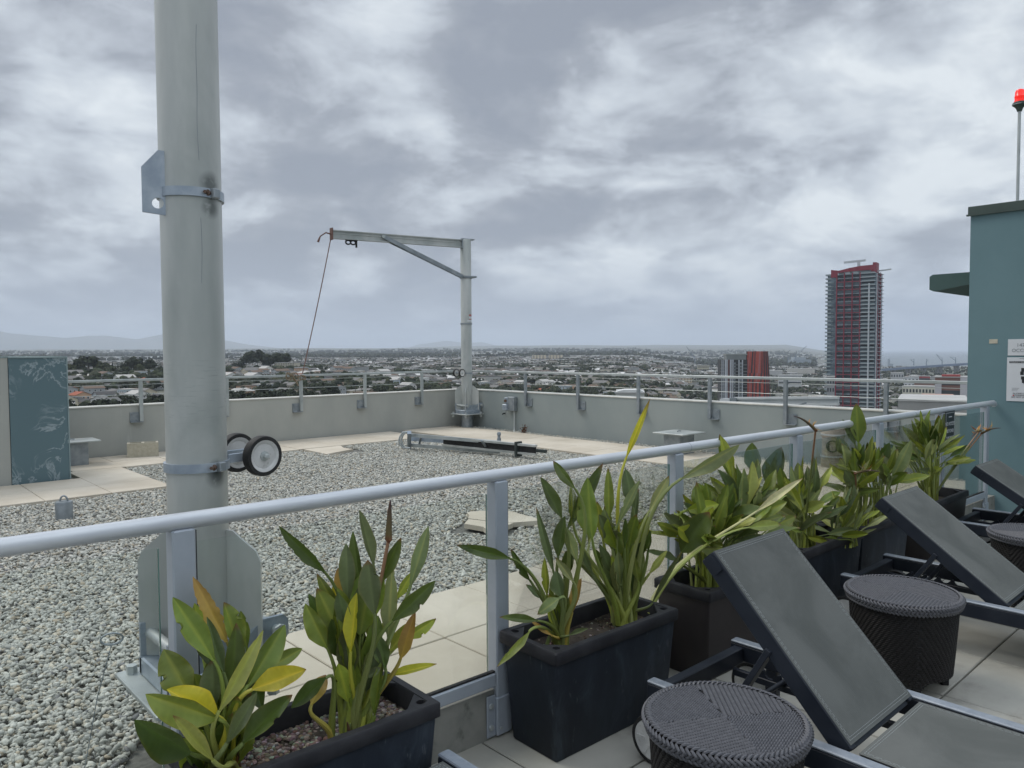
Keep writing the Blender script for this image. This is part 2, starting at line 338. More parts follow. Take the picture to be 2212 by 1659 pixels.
# ------------------------------------------------------------------ parapets
t = thing('parapet_wall', 'long stained grey concrete parapet running from behind the tall near mast to the far corner', 'wall', (3, YL, 0))
mb = MB(); mb.box((-3, YL, -.2), (XR+.2, YL+.2, TOPZ-.02)); mb.build('wall_body', MT['conc'], t)
mb = MB(); mb.bbox((-3, YL-.012, TOPZ-.02), (XR-.012, YL+.2, TOPZ), .004); mb.build('coping', MT['cap'], t)
t = thing('parapet_wall', 'smooth grey green concrete parapet on the right, from the far corner toward the teal building', 'wall', (XR, 6, 0))
mb = MB(); mb.box((XR, 2.85, -.2), (XR+.2, YL-.001, TOPZ-.02)); mb.build('wall_body', MT['conc2'], t)
mb = MB(); mb.bbox((XR-.012, 2.4, TOPZ-.02), (XR+.2, YL-.013, TOPZ), .004); mb.build('coping', MT['cap'], t)
mb = MB(); mb.box((XR-.004, 2.36, -.2), (XR+.2, 2.849, TOPZ-.021)); mb.build('teal_wall_end', MT['teal'], t)
def guard(label, along, pos, p0, p1, posts, side):
    # along 'x' or 'y'; pos = wall face
    t = thing('guardrail', label, 'railing', (pos if along == 'y' else p0, pos if along == 'x' else p1, TOPZ), 'steel guardrails on the parapets')
    w = (lambda a, b, c: V((a, pos-b, c))) if along == 'x' else (lambda a, b, c: V((pos-b, a, c)))
    mb = MB(); mb.beam(w(p0, .03, HRZ-.018), w(p1, .03, HRZ-.018), .055, .036, e=.004); mb.build('top_rail', MT['galv'], t)
    for z in (1.155, 1.01):
        mb = MB(); mb.tube([w(p0, .03, z), w(p1, .03, z)], .004, 6); mb.build('wire', MT['galv'], t)
    for p in posts:
        mb = MB(); mb.beam(w(p, .035, .615), w(p, .035, HRZ-.0365), .05, .04, up=(1, 0, 0) if along == 'y' else (0, 1, 0), e=.003)
        po = mb.build('post', MT['steel'] if along == 'y' else MT['galv'], t)
        mb = MB(); s = side; mb.box(tuple(w(p+s*.01-.001, .012, .60)), tuple(w(p+s*.15, 0.001, .75)))
        a = w(p-s*.02, .012, .60); b = w(p+s*.15, .06, .612); mb.box((min(a.x, b.x), min(a.y, b.y), .60), (max(a.x, b.x), max(a.y, b.y), .612))
        for q in (.05, .12): mb.lathe([(.009, 0), (.009, .02)], w(p+s*q, .012, .63 if q < .1 else .72), 8, tuple(w(0, 1, 0)-w(0, 0, 0)))
        mb.build('bracket', MT['steel'], po)
    return t
guard('steel guardrail with thin wires on the stained parapet left of the far mast', 'x', YL, -2.5, 9.50, [.92, 2.19, 3.458, 4.73, 5.997, 7.244, 8.504], -1)
guard('steel guardrail with thin wires on the right parapet in front of the red tower', 'y', XR, 2.36, 11.76, [10.0, 8.705, 7.41, 6.113, 4.943, 3.649], -1)
# teal panelled block far left
def stain_teal():
    m, nt, bs = newmat('teal_stained_panel'); tc = noise(nt, 2.6, 8, .62, (1, 1, 1), 1.0)
    f = mth(nt, 'ABSOLUTE', mth(nt, 'SUBTRACT', tc, .5)); v = N(nt, 'ShaderNodeMapRange'); v.inputs[1].default_value = 0; v.inputs[2].default_value = .028; v.inputs[3].default_value = 1; v.inputs[4].default_value = 0
    nt.links.new(f, v.inputs[0]); g = ramp(nt, noise(nt, 2.6, 3, .5, seed=4), .40, .60)
    c = mixc(nt, mth(nt, 'MULTIPLY', mth(nt, 'MULTIPLY', v.outputs[0], g), .75), (.105, .165, .185), (.36, .42, .44)); nt.links.new(c, bs.inputs['Base Color']); bs.inputs['Roughness'].default_value = .8; return m
t = thing('vent_housing', 'teal rendered block with white stains beside raw concrete at the left edge', 'wall', (1.5, 10.0, R0))
mb = MB(); mb.box((-3, 10.012, R0-.02), (1.55, 11.83, 1.565)); mb.build('concrete_side', MT['conc'], t)
mb = MB(); mb.box((1.555, 10.0, R0-.02), (2.125, 11.3, 1.56)); mb.build('teal_panel', stain_teal(), t)
mb = MB(); mb.box((1.553, 9.992, 1.561), (2.135, 11.305, 1.578)); mb.box((2.126, 9.995, R0), (2.137, 11.3, 1.5605)); mb.box((-3, 10.005, 1.566), (1.552, 11.83, 1.58)); mb.build('edge_trim', mat('teal_edge', (.22, .29, .30), (.27, .34, .34), 4, .6), t)
# small roof items
def duct(label, x0, y0, x1, y1, zt, fx, fyy, rz=0, grp=None, m='steel'):
    t = thing('duct_cover', label, 'roof vent', ((x0+x1)/2, (y0+y1)/2, R0)); 
    mb = MB(); mb.bbox((x0+fx, y0+fyy, R0-.03), (x1-fx, y1-fyy, zt-.02), .006); mb.build('duct_box', MT[m], t)
    mb = MB(); mb.bbox((x0, y0, zt-.019), (x1, y1, zt), .003); mb.build('cover_plate', MT['galv'], t)
    mb = MB(); mb.tube([((x0+x1)/2-.04, (y0+y1)/2, zt+.012), ((x0+x1)/2, (y0+y1)/2, zt+.02), ((x0+x1)/2+.04, (y0+y1)/2, zt+.012)], .008, 6); mb.build('handle', MT['steel'], t)
duct('low grey duct with flat cover plate beside the teal stained block', 2.12, 11.05, 2.73, 11.5, .46, .14, .06)
duct('low grey duct with wide flat cover plate standing before the right parapet', 8.75, 6.03, 9.3, 6.55, .44, .1, .12)
t = thing('cinder_block', 'beige hollow concrete block lying against the stained parapet', 'block', (3.35, 11.45, R0))
mb = MB(); c, s = cos(RAD(-18)), sin(RAD(-18)); T = Matrix.Translation((3.37, 11.47, R0)) @ Matrix.Rotation(RAD(-18), 4, 'Z'); mb.T = T
for b in (((-.2, -.1, 0), (.2, -.068, .2)), ((-.2, .068, 0), (.2, .1, .2)), ((-.2, -.0679, 0), (-.165, .0679, .2)), ((.165, -.0679, 0), (.2, .0679, .2)), ((-.018, -.0679, 0), (.018, .0679, .2))): mb.box(*b)
mb.build('block_shell', MT['beige'], t); mb = MB(); mb.T = T; mb.box((-.1649, -.0678, .0), (-.0181, .0678, .12)); mb.box((.0181, -.0678, 0), (.1649, .0678, .12)); mb.build('hollow', MT['joint'], t)
t = thing('anchor_post', 'short grey anchor cylinder with a loop on top in the gravel at left', 'anchor', (1.6, 7.72, R0-.03))
p = gz(139, 1117, .12); mb = MB(); mb.lathe([(.072, 0), (.072, .15), (.066, .165), (0.01, .168)], (p.x, p.y, .1), 24); mb.build('cylinder', MT['steel'], t, True)
mb = MB(); mb.tube([(p.x-.02*sin(a*0)+.028*cos(a), p.y-.028*cos(a)*.6, .26+.055*sin(a)) for a in np.linspace(-.2, pi+.2, 12)], .008, 8); mb.build('loop', MT['steel'], t, True)
# weathered barrel vent
bx = gz(1808, 1006, R0); bx = (bx.x-.12, bx.y)
t = thing('roof_ventilator', 'weathered round vent with a dark opening standing behind the glass near the right parapet', 'roof vent', (bx[0], bx[1], R0))
mb = MB(); mb.lathe([(.135, 0), (.14, .12), (.126, .125), (.128, .40), (.142, .405), (.142, .50), (.135, .53), (.06, .56), (0.01, .562)], (bx[0], bx[1], R0-.02), 28); mb.build('vent_body', MT['wood'], t, True)
for z in (.13, .40, .49): 
    mb = MB(); mb.lathe([(.138, 0), (.149, 0), (.149, .018), (.138, .018)], (bx[0], bx[1], R0+z), 28, caps=False); mb.build('band', MT['galv'], t, True)
d = V((-bx[0]-1.2, -bx[1], 0)).normalized(); q = V((bx[0], bx[1], R0+.27))+d*.118
mb = MB(); mb.lathe([(.075, 0), (.075, .022), (.06, .022), (.06, .004), (.001, .004)], q, 20, tuple(d)); mb.build('opening', MT['nearblack'], t, True)  # near-black disc set back in the ring closes the vent mouth
# electrical box
t = thing('electrical_box', 'grey outlet box with conduit on the right parapet near the far corner', 'electrical box', (XR, 10.35, .5))
mb = MB(); mb.bbox((XR-.10, 10.25, .50), (XR-.002, 10.42, .76), .008); mb.build('box_body', MT['steel'], t)
mb = MB(); mb.bbox((XR-.15, 10.41, .50), (XR-.04, 10.53, .62), .012); mb.bbox((XR-.10, 10.421, .63), (XR-.004, 10.52, .745), .006); mb.build('outlet_hood', MT['bluesteel'], t)
mb = MB(); mb.lathe([(.028, 0), (.03, .02)], (XR-.101, 10.47, .68), 12, (-1, 0, 0)); mb.build('socket', MT['rust'], t)
mb = MB(); mb.tube([(XR-.04, 10.30, .50), (XR-.04, 10.30, .2), (XR-.05, 10.29, .14), (XR-.09, 10.27, .09)], .016, 10); mb.build('conduit', MT['galv'], t, True)
mb = MB(); mb.tube([(XR, 10.60, .435), (XR-.06, 10.60, .43), (XR-.07, 10.60, .41)], .012, 8); tag(mb.build('drain_spout', MT['nearblack']), 'small dark spout sticking out of the right parapet beside the outlet conduit', 'spout')
# ================================================================== GLASS RAILING
t = thing('glass_railing', 'grey glass panel railing with round top rail before the gravel', 'railing', (2, fy(2), 0))
mb = MB(); mb.tube([(x, fy(x)-.004, 1.09) for x in np.linspace(-2.5, 8.17, 40)]+[(8.2, fy(8.2), 1.085), (8.215, fy(8.2), 1.07)], .026, 24); mb.build('top_rail', MT['railpaint'], t, True)
POSTX = [-1.68, -.44, .795, 2.055, 3.262, 4.5, 5.68, 6.87, 7.96]
for x in (.0, 3.36, 6.3): 
    mb = MB(); mb.lathe([(.0268, 0), (.0268, .003)], (x, fy(x)-.004, 1.09), 24, (1, -.0275, 0)); mb.build('rail_joint', MT['postpaint'], t, True)
for x in POSTX:
    y = fy(x); mb = MB(); mb.bbox((x-.035, y-.03, .02), (x+.035, y+.03, 1.068), .005); po = mb.build('post', MT['postpaint'], t)
    mb = MB(); mb.bbox((x-.041, y-.037, .01), (x+.041, y+.03, .17), .004); mb.bbox((x-.085, y-.024, .01), (x-.0405, y-.0165, .185), .003); mb.build('bracket', MT['postpaint'], po)
    mb = MB()
    for z in (.05, .14): mb.lathe([(.013, 0), (.012, .006), (.004, .009)], (x-.063, y-.024, z), 12, (0, -1, 0))
    mb.lathe([(.006, 0), (.005, .003)], (x-.02, y-.037, .04), 8, (0, -1, 0)); mb.build('bolt', MT['galv'], po, True)
for i in range(len(POSTX)-1):
    a, b = POSTX[i]+.037, POSTX[i+1]-.037; 
    p, q = V((a, fy(a)-.012, .245)), V((b, fy(b)-.012, .245))
    mb = MB(); mb.beam(p, q, .035, .055, e=.004); br = mb.build('bottom_rail', MT['postpaint'], t)
    mb = MB(); mb.beam(p+V((0, .0, .032)), q+V((0, .0, .032)), .016, .008); mb.build('gasket', MT['black'], br)
    mb = MB(); a2, b2 = a+.004, b-.035; mb.beam((a2, fy(a2)-.012, .65), (b2, fy(b2)-.012, .65), .008, .745); gp = mb.build('glass_panel', MT['glass'], t)
    mb = MB(); mb.box((b2+.0005, fy(b2)-.015, .285), (b2+.0035, fy(b2)-.0085, 1.02)); mb.build('glass_edge', MT['glassedge'], gp)
    mb = MB(); mb.box((a-.0015, fy(a)-.02, .285), (a+.003, fy(a)-.006, 1.06)); mb.build('seal', MT['black'], gp)
# NO ACCESS sign
n = V((0, -1, 0)); ex = V((1, -.0275, 0)); y0 = lambda x: fy(x)-.045
t = thing('notice_sign', 'small black NO ACCESS BEYOND sign hanging on the glass near the teal building', 'sign', (6.95, y0(6.95), .9))
mb = MB(); mb.bbox((6.835, y0(6.95)-.004, .80), (7.065, y0(6.95), 1.085), .002); mb.build('sign_board', MT['signb'], t)
sy = y0(6.95)-.0055
mb = MB()
for a, b in (((6.85, sy, 1.069), (7.05, sy+.001, 1.072)), ((6.85, sy, .812), (7.05, sy+.001, .815)), ((6.85, sy, .8151), (6.853, sy+.001, 1.0689)), ((7.047, sy, .8151), (7.05, sy+.001, 1.0689))): mb.box(a, b)
mb.box((6.91, sy, 1.033), (6.99, sy+.001, 1.04)); mb.build('border', MT['signw'], t)
for s, z in (('NO ACCESS', .965), ('BEYOND', .905), ('THIS POINT', .85)):
    text(s, 'lettering', .042 if z > .86 else .034, MT['signw'], t, (6.95, sy, z), (1, 0, 0), (0, 0, 1), 'CENTER')
# ================================================================== DAVIT MASTS
def stained_alum(cx, cy, spots):
    m = MT['alum'].copy(); m.name = 'mast_metal'; nt = m.node_tree; bs = nt.nodes['Principled BSDF']; src = bs.inputs['Base Color'].links[0].from_socket
    tc = N(nt, 'ShaderNodeTexCoord'); col = src
    for (p, r) in spots:
        d = N(nt, 'ShaderNodeVectorMath', operation='DISTANCE'); nt.links.new(tc.outputs['Object'], d.inputs[0]); d.inputs[1].default_value = p
        f = N(nt, 'ShaderNodeMapRange'); f.inputs[1].default_value = r*.35; f.inputs[2].default_value = r; f.inputs[3].default_value = .7; f.inputs[4].default_value = 0; nt.links.new(d.outputs['Value'], f.inputs[0])
        fn = mth(nt, 'MULTIPLY', f.outputs[0], ramp(nt, noise(nt, 30, 3), .2, .5)); col = mixc(nt, fn, col, (.05, .06, .058))
    # scuffed rings and a thin run-down scratch
    sep = N(nt, 'ShaderNodeSeparateXYZ'); nt.links.new(tc.outputs['Object'], sep.inputs[0])
    w = noise(nt, 22, 3, .6, (.6, .6, 9)); g = ramp(nt, mth(nt, 'ABSOLUTE', mth(nt, 'SUBTRACT', sep.outputs[2], 1.33)), .16, .05)
    col = mixc(nt, mth(nt, 'MULTIPLY', mth(nt, 'MULTIPLY', ramp(nt, w, .58, .7), g), .45), col, (.22, .25, .25))
    nt.links.new(col, bs.inputs['Base Color']); return m
def mast_base(t, cx, cy, sc_=1.):
    # pedestal, plate, channels, fins; local frame: a = facing angle
    a = -atan2(cy, cx)*0+RAD(45); T = Matrix.Translation((cx, cy, 0)) @ Matrix.Rotation(RAD(0), 4, 'Z')
    mb = MB(); mb.lathe([(.112, R0-.03), (.112, .385)], (cx, cy, 0), 32); mb.build('pedestal', MT['steel'], t, True)
    mb = MB(); mb.T = T; mb.bbox((-.235, -.235, .385), (.235, .235, .405), .004)
    for x in (-.19, .19):
        for y in (-.19, .19): mb.lathe([(.022, -.05), (.022, -.001)], (x, y, .385), 6); mb.lathe([(.02, 0), (.02, .03)], (x, y, .405), 6)
    mb.build('base_plate', MT['galv'], t)
    mb = MB(); mb.T = T; mb.bbox((-.17, -.17, .4051), (.17, .17, .475), .006); mb.build('base_block', MT['bluesteel'], t)
    for s in (-1, 1):
        mb = MB(); mb.prism([(-.17, .406), (.21, .406), (.21, .50), (.27, .53), (.27, .59), (.25, .61), (.17, .61), (.12, .57), (-.08, .57), (-.12, .60), (-.17, .60)], (cx, cy+s*.15, 0), (1, 0, 0), (0, 0, 1), .016)
        mb.build('side_bracket', MT['bluesteel'], t)
        mb = MB(); mb.lathe([(.020, -.19), (.020, .19)], (cx+(.22 if s > 0 else -.135), cy, .56), 14, (0, 1, 0)); mb.lathe([(.03, -.202), (.03, -.19)], (cx+(.22 if s > 0 else -.135), cy, .56), 8, (0, 1, 0)); mb.build('pivot_pin', MT['galv'], t, True)
    for ang in (45, 135, 225, 315):
        e = V((cos(RAD(ang)), sin(RAD(ang)), 0)); mb = MB()
        mb.prism([(.10, .476), (.232, .476), (.232, .83), (.215, .87), (.15, .925), (.13, .945), (.10, .95)], (cx, cy, 0), e, (0, 0, 1), .012); mb.build('fin', MT['alum'], t)
def ring(t, cx, cy, z, r, h=.03, m='bluesteel', name='collar'):
    mb = MB(); mb.lathe([(r+.0005, 0), (r+.009, 0), (r+.009, h), (r+.0005, h)], (cx, cy, z-h/2), 40, caps=False); return mb.build(name, MT[m], t, True)
def wheels(t, cx, cy, z, r, dirn, sp=.085):
    d = V((cos(dirn), sin(dirn), 0)); s = V((-d.y, d.x, 0)); c = V((cx, cy, z))
    for k in (-1, 1):
        mb = MB(); mb.beam(c+s*k*.05+d*(r-.01), c+s*k*.05+d*(r+.15), .008, .035, e=.002); mb.build('wheel_arm', MT['bluesteel'], t)
        w = bpy.data.objects.new('wheel', None); COL.objects.link(w); w.parent = t; pw = c+d*(r+.115)+s*k*sp; w.location = pw-wloc(t)
        mb = MB(); R = .078; mb.lathe([(R-.016, -.019), (R-.003, -.019), (R, -.012), (R, .012), (R-.003, .019), (R-.016, .019)], pw, 36, tuple(s), False); mb.build('tyre', MT['black'], w, True)
        mb = MB(); mb.lathe([(.012, -.013), (R-.03, -.010), (R-.022, -.017), (R-.0162, -.018), (R-.0162, .018), (R-.022, .017), (R-.03, .010), (.012, .013)], pw, 36, tuple(s)); mb.build('rim', MT['white'], w, True)
        mb = MB(); mb.lathe([(.02, .011), (.02, .016), (.011, .017), (.011, .032), (.007, .034)], pw, 8, tuple(s*k)); mb.build('axle_nut', MT['galv'], w)
    mb = MB(); mb.tube([c+d*(r+.115)-s*sp, c+d*(r+.115)+s*sp], .009, 10); mb.build('axle', MT['galv'], t, True)
NMX, NMY = 3.0*cos(RAD(70.23)), 3.0*sin(RAD(70.23))
t = thing('davit_mast', 'tall thick aluminium mast rising out of the picture close behind the glass railing', 'mast', (NMX, NMY, R0))
toC = V((-NMX, -NMY, 0)).normalized(); rightC = V((-toC.y, toC.x, 0))       # unit vectors toward camera / to the picture right
bp = V((NMX, NMY, 0))+toC*.085+rightC*.07
sm = stained_alum(NMX, NMY, [])
mb = MB(); mb.lathe([(.105, .476), (.105, 3.9)], (NMX, NMY, 0), 64)
mt_ = mb.build('mast_tube', sm, t, True)
mb = MB(); dl = (toC*.96+rightC*.28).normalized()
for z0_, z1_ in ((1.85, 2.08), (2.28, 2.75)):
    mb.tube([V((NMX, NMY, 0))+(dl+rightC*(.025*sin(z*7)+.012*sin(z*23))).normalized()*.1052+V((0, 0, z)) for z in np.linspace(z0_, z1_, 26)], .0009, 4)
mb.build('drip_line', MT['steel'], t)
sm2 = stained_alum(NMX, NMY, [(tuple(bp+V((0, 0, z))-wloc(t)), r) for z, r in ((2.205, .05), (2.12, .045), (1.155, .05), (1.18, .045))]); mt_.data.materials[0] = sm2
mast_base(t, NMX, NMY)
ring(t, NMX, NMY, 2.17, .105, .032); ring(t, NMX, NMY, 1.19, .105, .032)
for z in (2.17, 1.19):
    q = V((NMX, NMY, z))+(toC*.8+rightC*.75).normalized()*.115
    mb = MB(); mb.T = Matrix.Translation(q) @ Matrix.Rotation(atan2((toC+rightC).y, (toC+rightC).x), 4, 'Z'); mb.bbox((-.01, -.016, -.018), (.014, .016, .018), .004); mb.build('clamp_lug', MT['steel'], t)
    mb = MB(); mb.lathe([(.012, 0), (.012, .012), (.006, .013), (.006, .03)], q-rightC*.022+toC*.006, 6, tuple(toC-rightC*.4)); mb.build('clamp_bolt', MT['rust'], t)
# hook plate on the left of the upper collar
o = V((NMX, NMY, 0))-rightC*.085+toC*.06
mb = MB(); pl = [(.02, 2.10-.03), (.0, 2.30)]
outer = [(.022, 2.085), (.022, 2.31), (-.018, 2.312), (-.072, 2.25), (-.072, 2.095)]
import mathutils
def plate_with_hole(mb, poly, c, r, o, ex, ey, th, n=24):
    # annular region between polygon and hole
    o, ex, ey = V(o), V(ex).normalized(), V(ey).normalized(); nz = ex.cross(ey)
    def hit(a):
        d = (cos(a), sin(a)); best = None
        for i in range(len(poly)):
            (x1, y1), (x2, y2) = poly[i], poly[(i+1) % len(poly)]; den = d[0]*(y2-y1)-d[1]*(x2-x1)
            if abs(den) < 1e-9: continue
            tt = ((x1-c[0])*(y2-y1)-(y1-c[1])*(x2-x1))/den; u = ((x1-c[0])*d[1]-(y1-c[1])*d[0])/den
            if tt > 0 and -1e-6 <= u <= 1+1e-6 and (best is None or tt < best): best = tt
        return (c[0]+d[0]*best, c[1]+d[1]*best)
    A = sorted(set([2*pi*k/n for k in range(n)]+[atan2(y-c[1], x-c[0]) % (2*pi) for x, y in poly])); m = len(A)
    O = [hit(a) for a in A]; I = [(c[0]+r*cos(a), c[1]+r*sin(a)) for a in A]; vs = []
    for k in (-1, 1): vs += [o+ex*x+ey*y+nz*(k*th/2) for x, y in O]+[o+ex*x+ey*y+nz*(k*th/2) for x, y in I]
    fs = []
    for i in range(m):
        j = (i+1) % m; fs += [(i, j, m+j, m+i), (2*m+i, 3*m+i, 3*m+j, 2*m+j), (i, 2*m+i, 2*m+j, j), (m+i, m+j, 3*m+j, 3*m+i)]
    mb.add(vs, fs)
plate_with_hole(mb, outer, (-.022, 2.128), .019, o, rightC, (0, 0, 1), .01); mb.build('hook_plate', MT['bluesteel'], t)
wd = atan2((rightC*.85-toC*.5).y, (rightC*.85-toC*.5).x)
wheels(t, NMX, NMY, 1.205, .105, wd, .085)
# small ring of wire at the base and thin tether line
p = V((NMX, NMY, 0))-rightC*.29+toC*.05
mb = MB(); mb.tube([p+rightC*(.035*cos(a))+V((0, 0, .60+.02*sin(a))) for a in np.linspace(0, 2*pi, 20)], .004, 6, caps=False); mb.build('wire_loop', MT['steel'], t, True)
mb = MB(); mb.tube([p+V((0, 0, .585)), p+V((0, 0, .4))-rightC*.05, p-rightC*.1+toC*.05+V((0, 0, .12))], .0018, 5); mb.build('tether_wire', MT['steel'], t)
# ---- far mast with boom
FX, FY = 9.30, 11.42
t = thing('davit_mast', 'distant davit mast with horizontal boom arm standing in the far parapet corner', 'davit crane', (FX, FY, R0))
mb = MB(); mb.lathe([(.106, .476), (.106, 3.76), (.098, 3.775)], (FX, FY, 0), 40); mb.build('mast_tube', MT['alum'], t, True)
mast_base(t, FX, FY)
for z in (3.04, 2.15, 1.19): ring(t, FX, FY, z, .106, .035 if z > 3 else .03, 'steel')
toF = V((-FX, -FY, 0)).normalized(); rF = V((-toF.y, toF.x, 0))
wheels(t, FX, FY, 1.20, .106, atan2((toF*.6-rF*.55).y, (toF*.6-rF*.55).x), .075)
A = gr(1003, 527, hypot(FX, FY)-.03); Bp = gz(716, 506, A.z); dd = (Bp-A).normalized(); up = V((0, 0, 1)); sd = dd.cross(up)
mb = MB()
for z, h, w in ((.068, .018, .075), (-.068, .018, .075), (0, .118, .02)): mb.beam(A+up*z, Bp+up*z, w, h)
mb.beam(A+up*.018, Bp+up*.018, .045, .014); mb.build('boom', MT['alum'], t)
mb = MB(); mb.beam(A-dd*.10+up*.0, A+dd*.07, .09, .165); mb.beam(A-dd*.2+up*.09, A+dd*.07+up*.09, .09, .02); mb.build('boom_head', MT['steel'], t)
C0 = gr(1001, 598, hypot(FX, FY)-.05); S1 = gz(838, 507, A.z+.02); S1 = A+dd*((S1-A).dot(dd))+up*.02
for s in (-1, 1):
    mb = MB(); mb.beam(C0+sd*s*.03+dd*.02, S1+sd*s*.055, .014, .07); mb.build('strut', MT['steel'], t)
mb = MB(); mb.lathe([(.03, -.07), (.03, .07)], S1, 12, tuple(sd)); mb.lathe([(.02, -.06), (.02, .06)], A+dd*.03-up*.04, 12, tuple(sd)); mb.build('pin', MT['galv'], t)
mb = MB(); mb.beam(A-up*.08-dd*.0, V((A.x, A.y, C0.z)), .04, .05, up=(1, 0, 0)); mb.build('link_bar', MT['steel'], t)
mb = MB(); mb.beam(C0+dd*.03, C0-dd*.24, .20, .03); mb.build('clamp_yoke', MT['steel'], t)
q = Bp-dd*.35-up*.077
mb = MB(); mb.tube([q+dd*(.045*cos(a)-.04)+up*(-.045+.035*sin(a)) for a in np.linspace(0, 2*pi, 14)], .014, 6, caps=False); mb.tube([q+dd*(.045*cos(a)+.05)+up*(-.045+.035*sin(a)) for a in np.linspace(0, 2*pi, 14)], .014, 6, caps=False)
mb.beam(q-dd*.10, q-dd*.10-up*.13, .03, .025, up=(1, 0, 0)); mb.beam(q-dd*.12, q+dd*.1, .05, .02); mb.build('trolley_hook', MT['black'], t)
mb = MB(); mb.tube([Bp, Bp+dd*.1+up*.02, Bp+dd*.2-up*.05, Bp+dd*.24-up*.15], [.015, .012, .011, .022], 8); mb.beam(Bp-up*.1, Bp+up*.11, .09, .02, up=(1, 0, 0)); mb.build('end_fitting', MT['cable'], t)
mb = MB(); fr = V((FX, FY, 0))+(toF*.97+rF*.25).normalized()*.1075
def sticker(mb, z0, z1, a0, a1, r=.1066):
    n = 6; a0, a1 = [atan2(toF.y, toF.x)+RAD(a) for a in (a0, a1)]
    vs = [(FX+r*cos(a0+(a1-a0)*i/n), FY+r*sin(a0+(a1-a0)*i/n), z) for z in (z0, z1) for i in range(n+1)]; mb.add(vs, [(i, i+1, n+2+i, n+1+i) for i in range(n)])
sticker(mb, 2.19, 2.22, 10, 75); sticker(mb, 2.245, 2.29, 30, 75, .1068); mb.build('white_sticker', MT['signw'], t)
mb = MB(); sticker(mb, 2.29, 2.33, 30, 75); sticker(mb, 2.23, 2.245, 30, 75); mb.build('red_sticker', mat('sticker_red', (.35, .12, .11), rough=.5), t)
# rope from boom tip to guardrail
e = V((6.03, YL-.03, HRZ+.01))
t = thing('tie_rope', 'thin dark rope running from the boom tip down to the far guardrail', 'rope', tuple(e))
mb = MB(); n = 14; s0 = Bp+dd*.01-up*.06; mb.tube([s0.lerp(e, i/n)-up*(.05*sin(pi*i/n)) for i in range(n+1)], .0085, 6); mb.build('rope_line', MT['cable'], t, True)
mb = MB()
for k in range(9):
    a0 = rng.uniform(0, 6); c0 = e+V((rng.uniform(-.28, .03), 0, rng.uniform(-.1, .02))); mb.tube([c0+V((rng.uniform(.03, .06)*cos(a0+a), -.03, rng.uniform(.03, .05)*sin(a0+a))) for a in np.linspace(0, 5, 9)], .009, 5)
mb.tube([e+V((-.30, -.03, .02)), e+V((-.2, -.04, -.03)), e+V((-.13, -.04, -.14)), e+V((-.1, -.04, -.2))], .014, 6); mb.build('rope_knot', mat('rope_tan', (.16, .12, .08), (.25, .2, .14), 60, .9), t, True)
# ---- dismantled arm lying on the gravel
t = thing('lying_davit_arm', 'dismantled davit frame and boom lying on the gravel before the far paving', 'davit arm', (6.6, 9, R0))
def bar(name, u0, v0, z0, u1, v1, z1, w, h, m, e=0):
    mb = MB(); mb.beam(gz(u0, v0, z0), gz(u1, v1, z1), w, h, e=e); return mb.build(name, MT[m], t)
bar('frame_bar', 889, 940, .36, 1081, 956, .30, .03, .05, 'galv'); bar('frame_bar', 889, 948, .28, 1000, 955, .26, .02, .06, 'bluesteel'); bar('frame_bar', 889, 961.5, .18, 1080, 976.5, .16, .03, .05, 'galv')
bar('end_plate', 884, 934, .42, 884, 966, .14, .06, .05, 'bluesteel')
for s in (0, 1):
    pts = [gr(u-s*5, v, 11.25) for u, v in ((886, 933), (875, 934), (869, 943), (867, 951), (869, 960), (875, 967), (886, 968))]; mb = MB(); mb.tube(pts, .014, 8); mb.build('hoop', MT['galv'], t, True)
a, b = gz(958, 953, .27), gz(1158, 973, .24); mb = MB()
for z in (.062, -.055): mb.beam(a+up*z, b+up*z, .07, .028)
mb.build('boom_flange', MT['alum'], t); mb = MB(); mb.beam(a, b, .012, .095); mb.build('boom_web', MT['black'], t)
mb = MB(); mb.beam(b+(b-a).normalized()*.01, b+(b-a).normalized()*.16, .05, .04); mb.build('boom_tail', MT['nearblack'], t); mb = MB(); c0 = a.lerp(b, .82); mb.beam(c0-up*.11, c0+up*.10, .03, .12, up=(1, 0, 0)); mb.build('boom_pin', MT['nearblack'], t)
mb = MB(); q = gz(1078, 948, .34); mb.lathe([(.03, -.1), (.03, .0), (.022, .02), (.022, .05), (.03, .055), (.03, .08), (.02, .1)], q, 12); mb.build('swivel_pin', MT['steel'], t, True)
for s in (0, 1): bar('cross_tie', 910+s*130, 942+s*10, .35, 905+s*150, 962+s*10, .17, .03, .02, 'steel')
# ---- boom resting beyond the right parapet
t = thing('stored_boom', 'white boom arm lying beyond the right parapet below the red tower', 'davit arm', (11, 6, .8))
a, b = gx(1560, 868, 11.), gx(1812, 866, 11.3); a2, b2 = gx(1588, 867, 11.), b; mb = MB()
for z, h, w in ((.05, .035, .1), (-.05, .035, .1), (0, .08, .03)): mb.beam(a2+up*z, b2+up*z, w, h)
mb.build('boom', mat('boom_white', (.55, .57, .57), (.62, .63, .62), 4, .5), t)
mb = MB(); mb.beam(a, a2-(a2-a)*.25, .14, .11); mb.build('end_block', MT['signw'], t); mb = MB(); mb.beam(a2-(a2-a)*.25, a2+(a2-a)*.25, .13, .12); mb.build('hinge_block', MT['steel'], t)
mb = MB(); mb.beam(gx(1700, 884, 10.9), gx(1742, 870, 10.9), .03, .025); mb.build('strut', MT['steel'], t)
mb = MB(); mb.beam(a2.lerp(b2, .2)-up*.08, a2.lerp(b2, .2)-up*1.2, .08, .08, up=(1, 0, 0)); mb.beam(a2.lerp(b2, .8)-up*.08, a2.lerp(b2, .8)-up*1.2, .08, .08, up=(1, 0, 0)); mb.build('stand', MT['steel'], t)
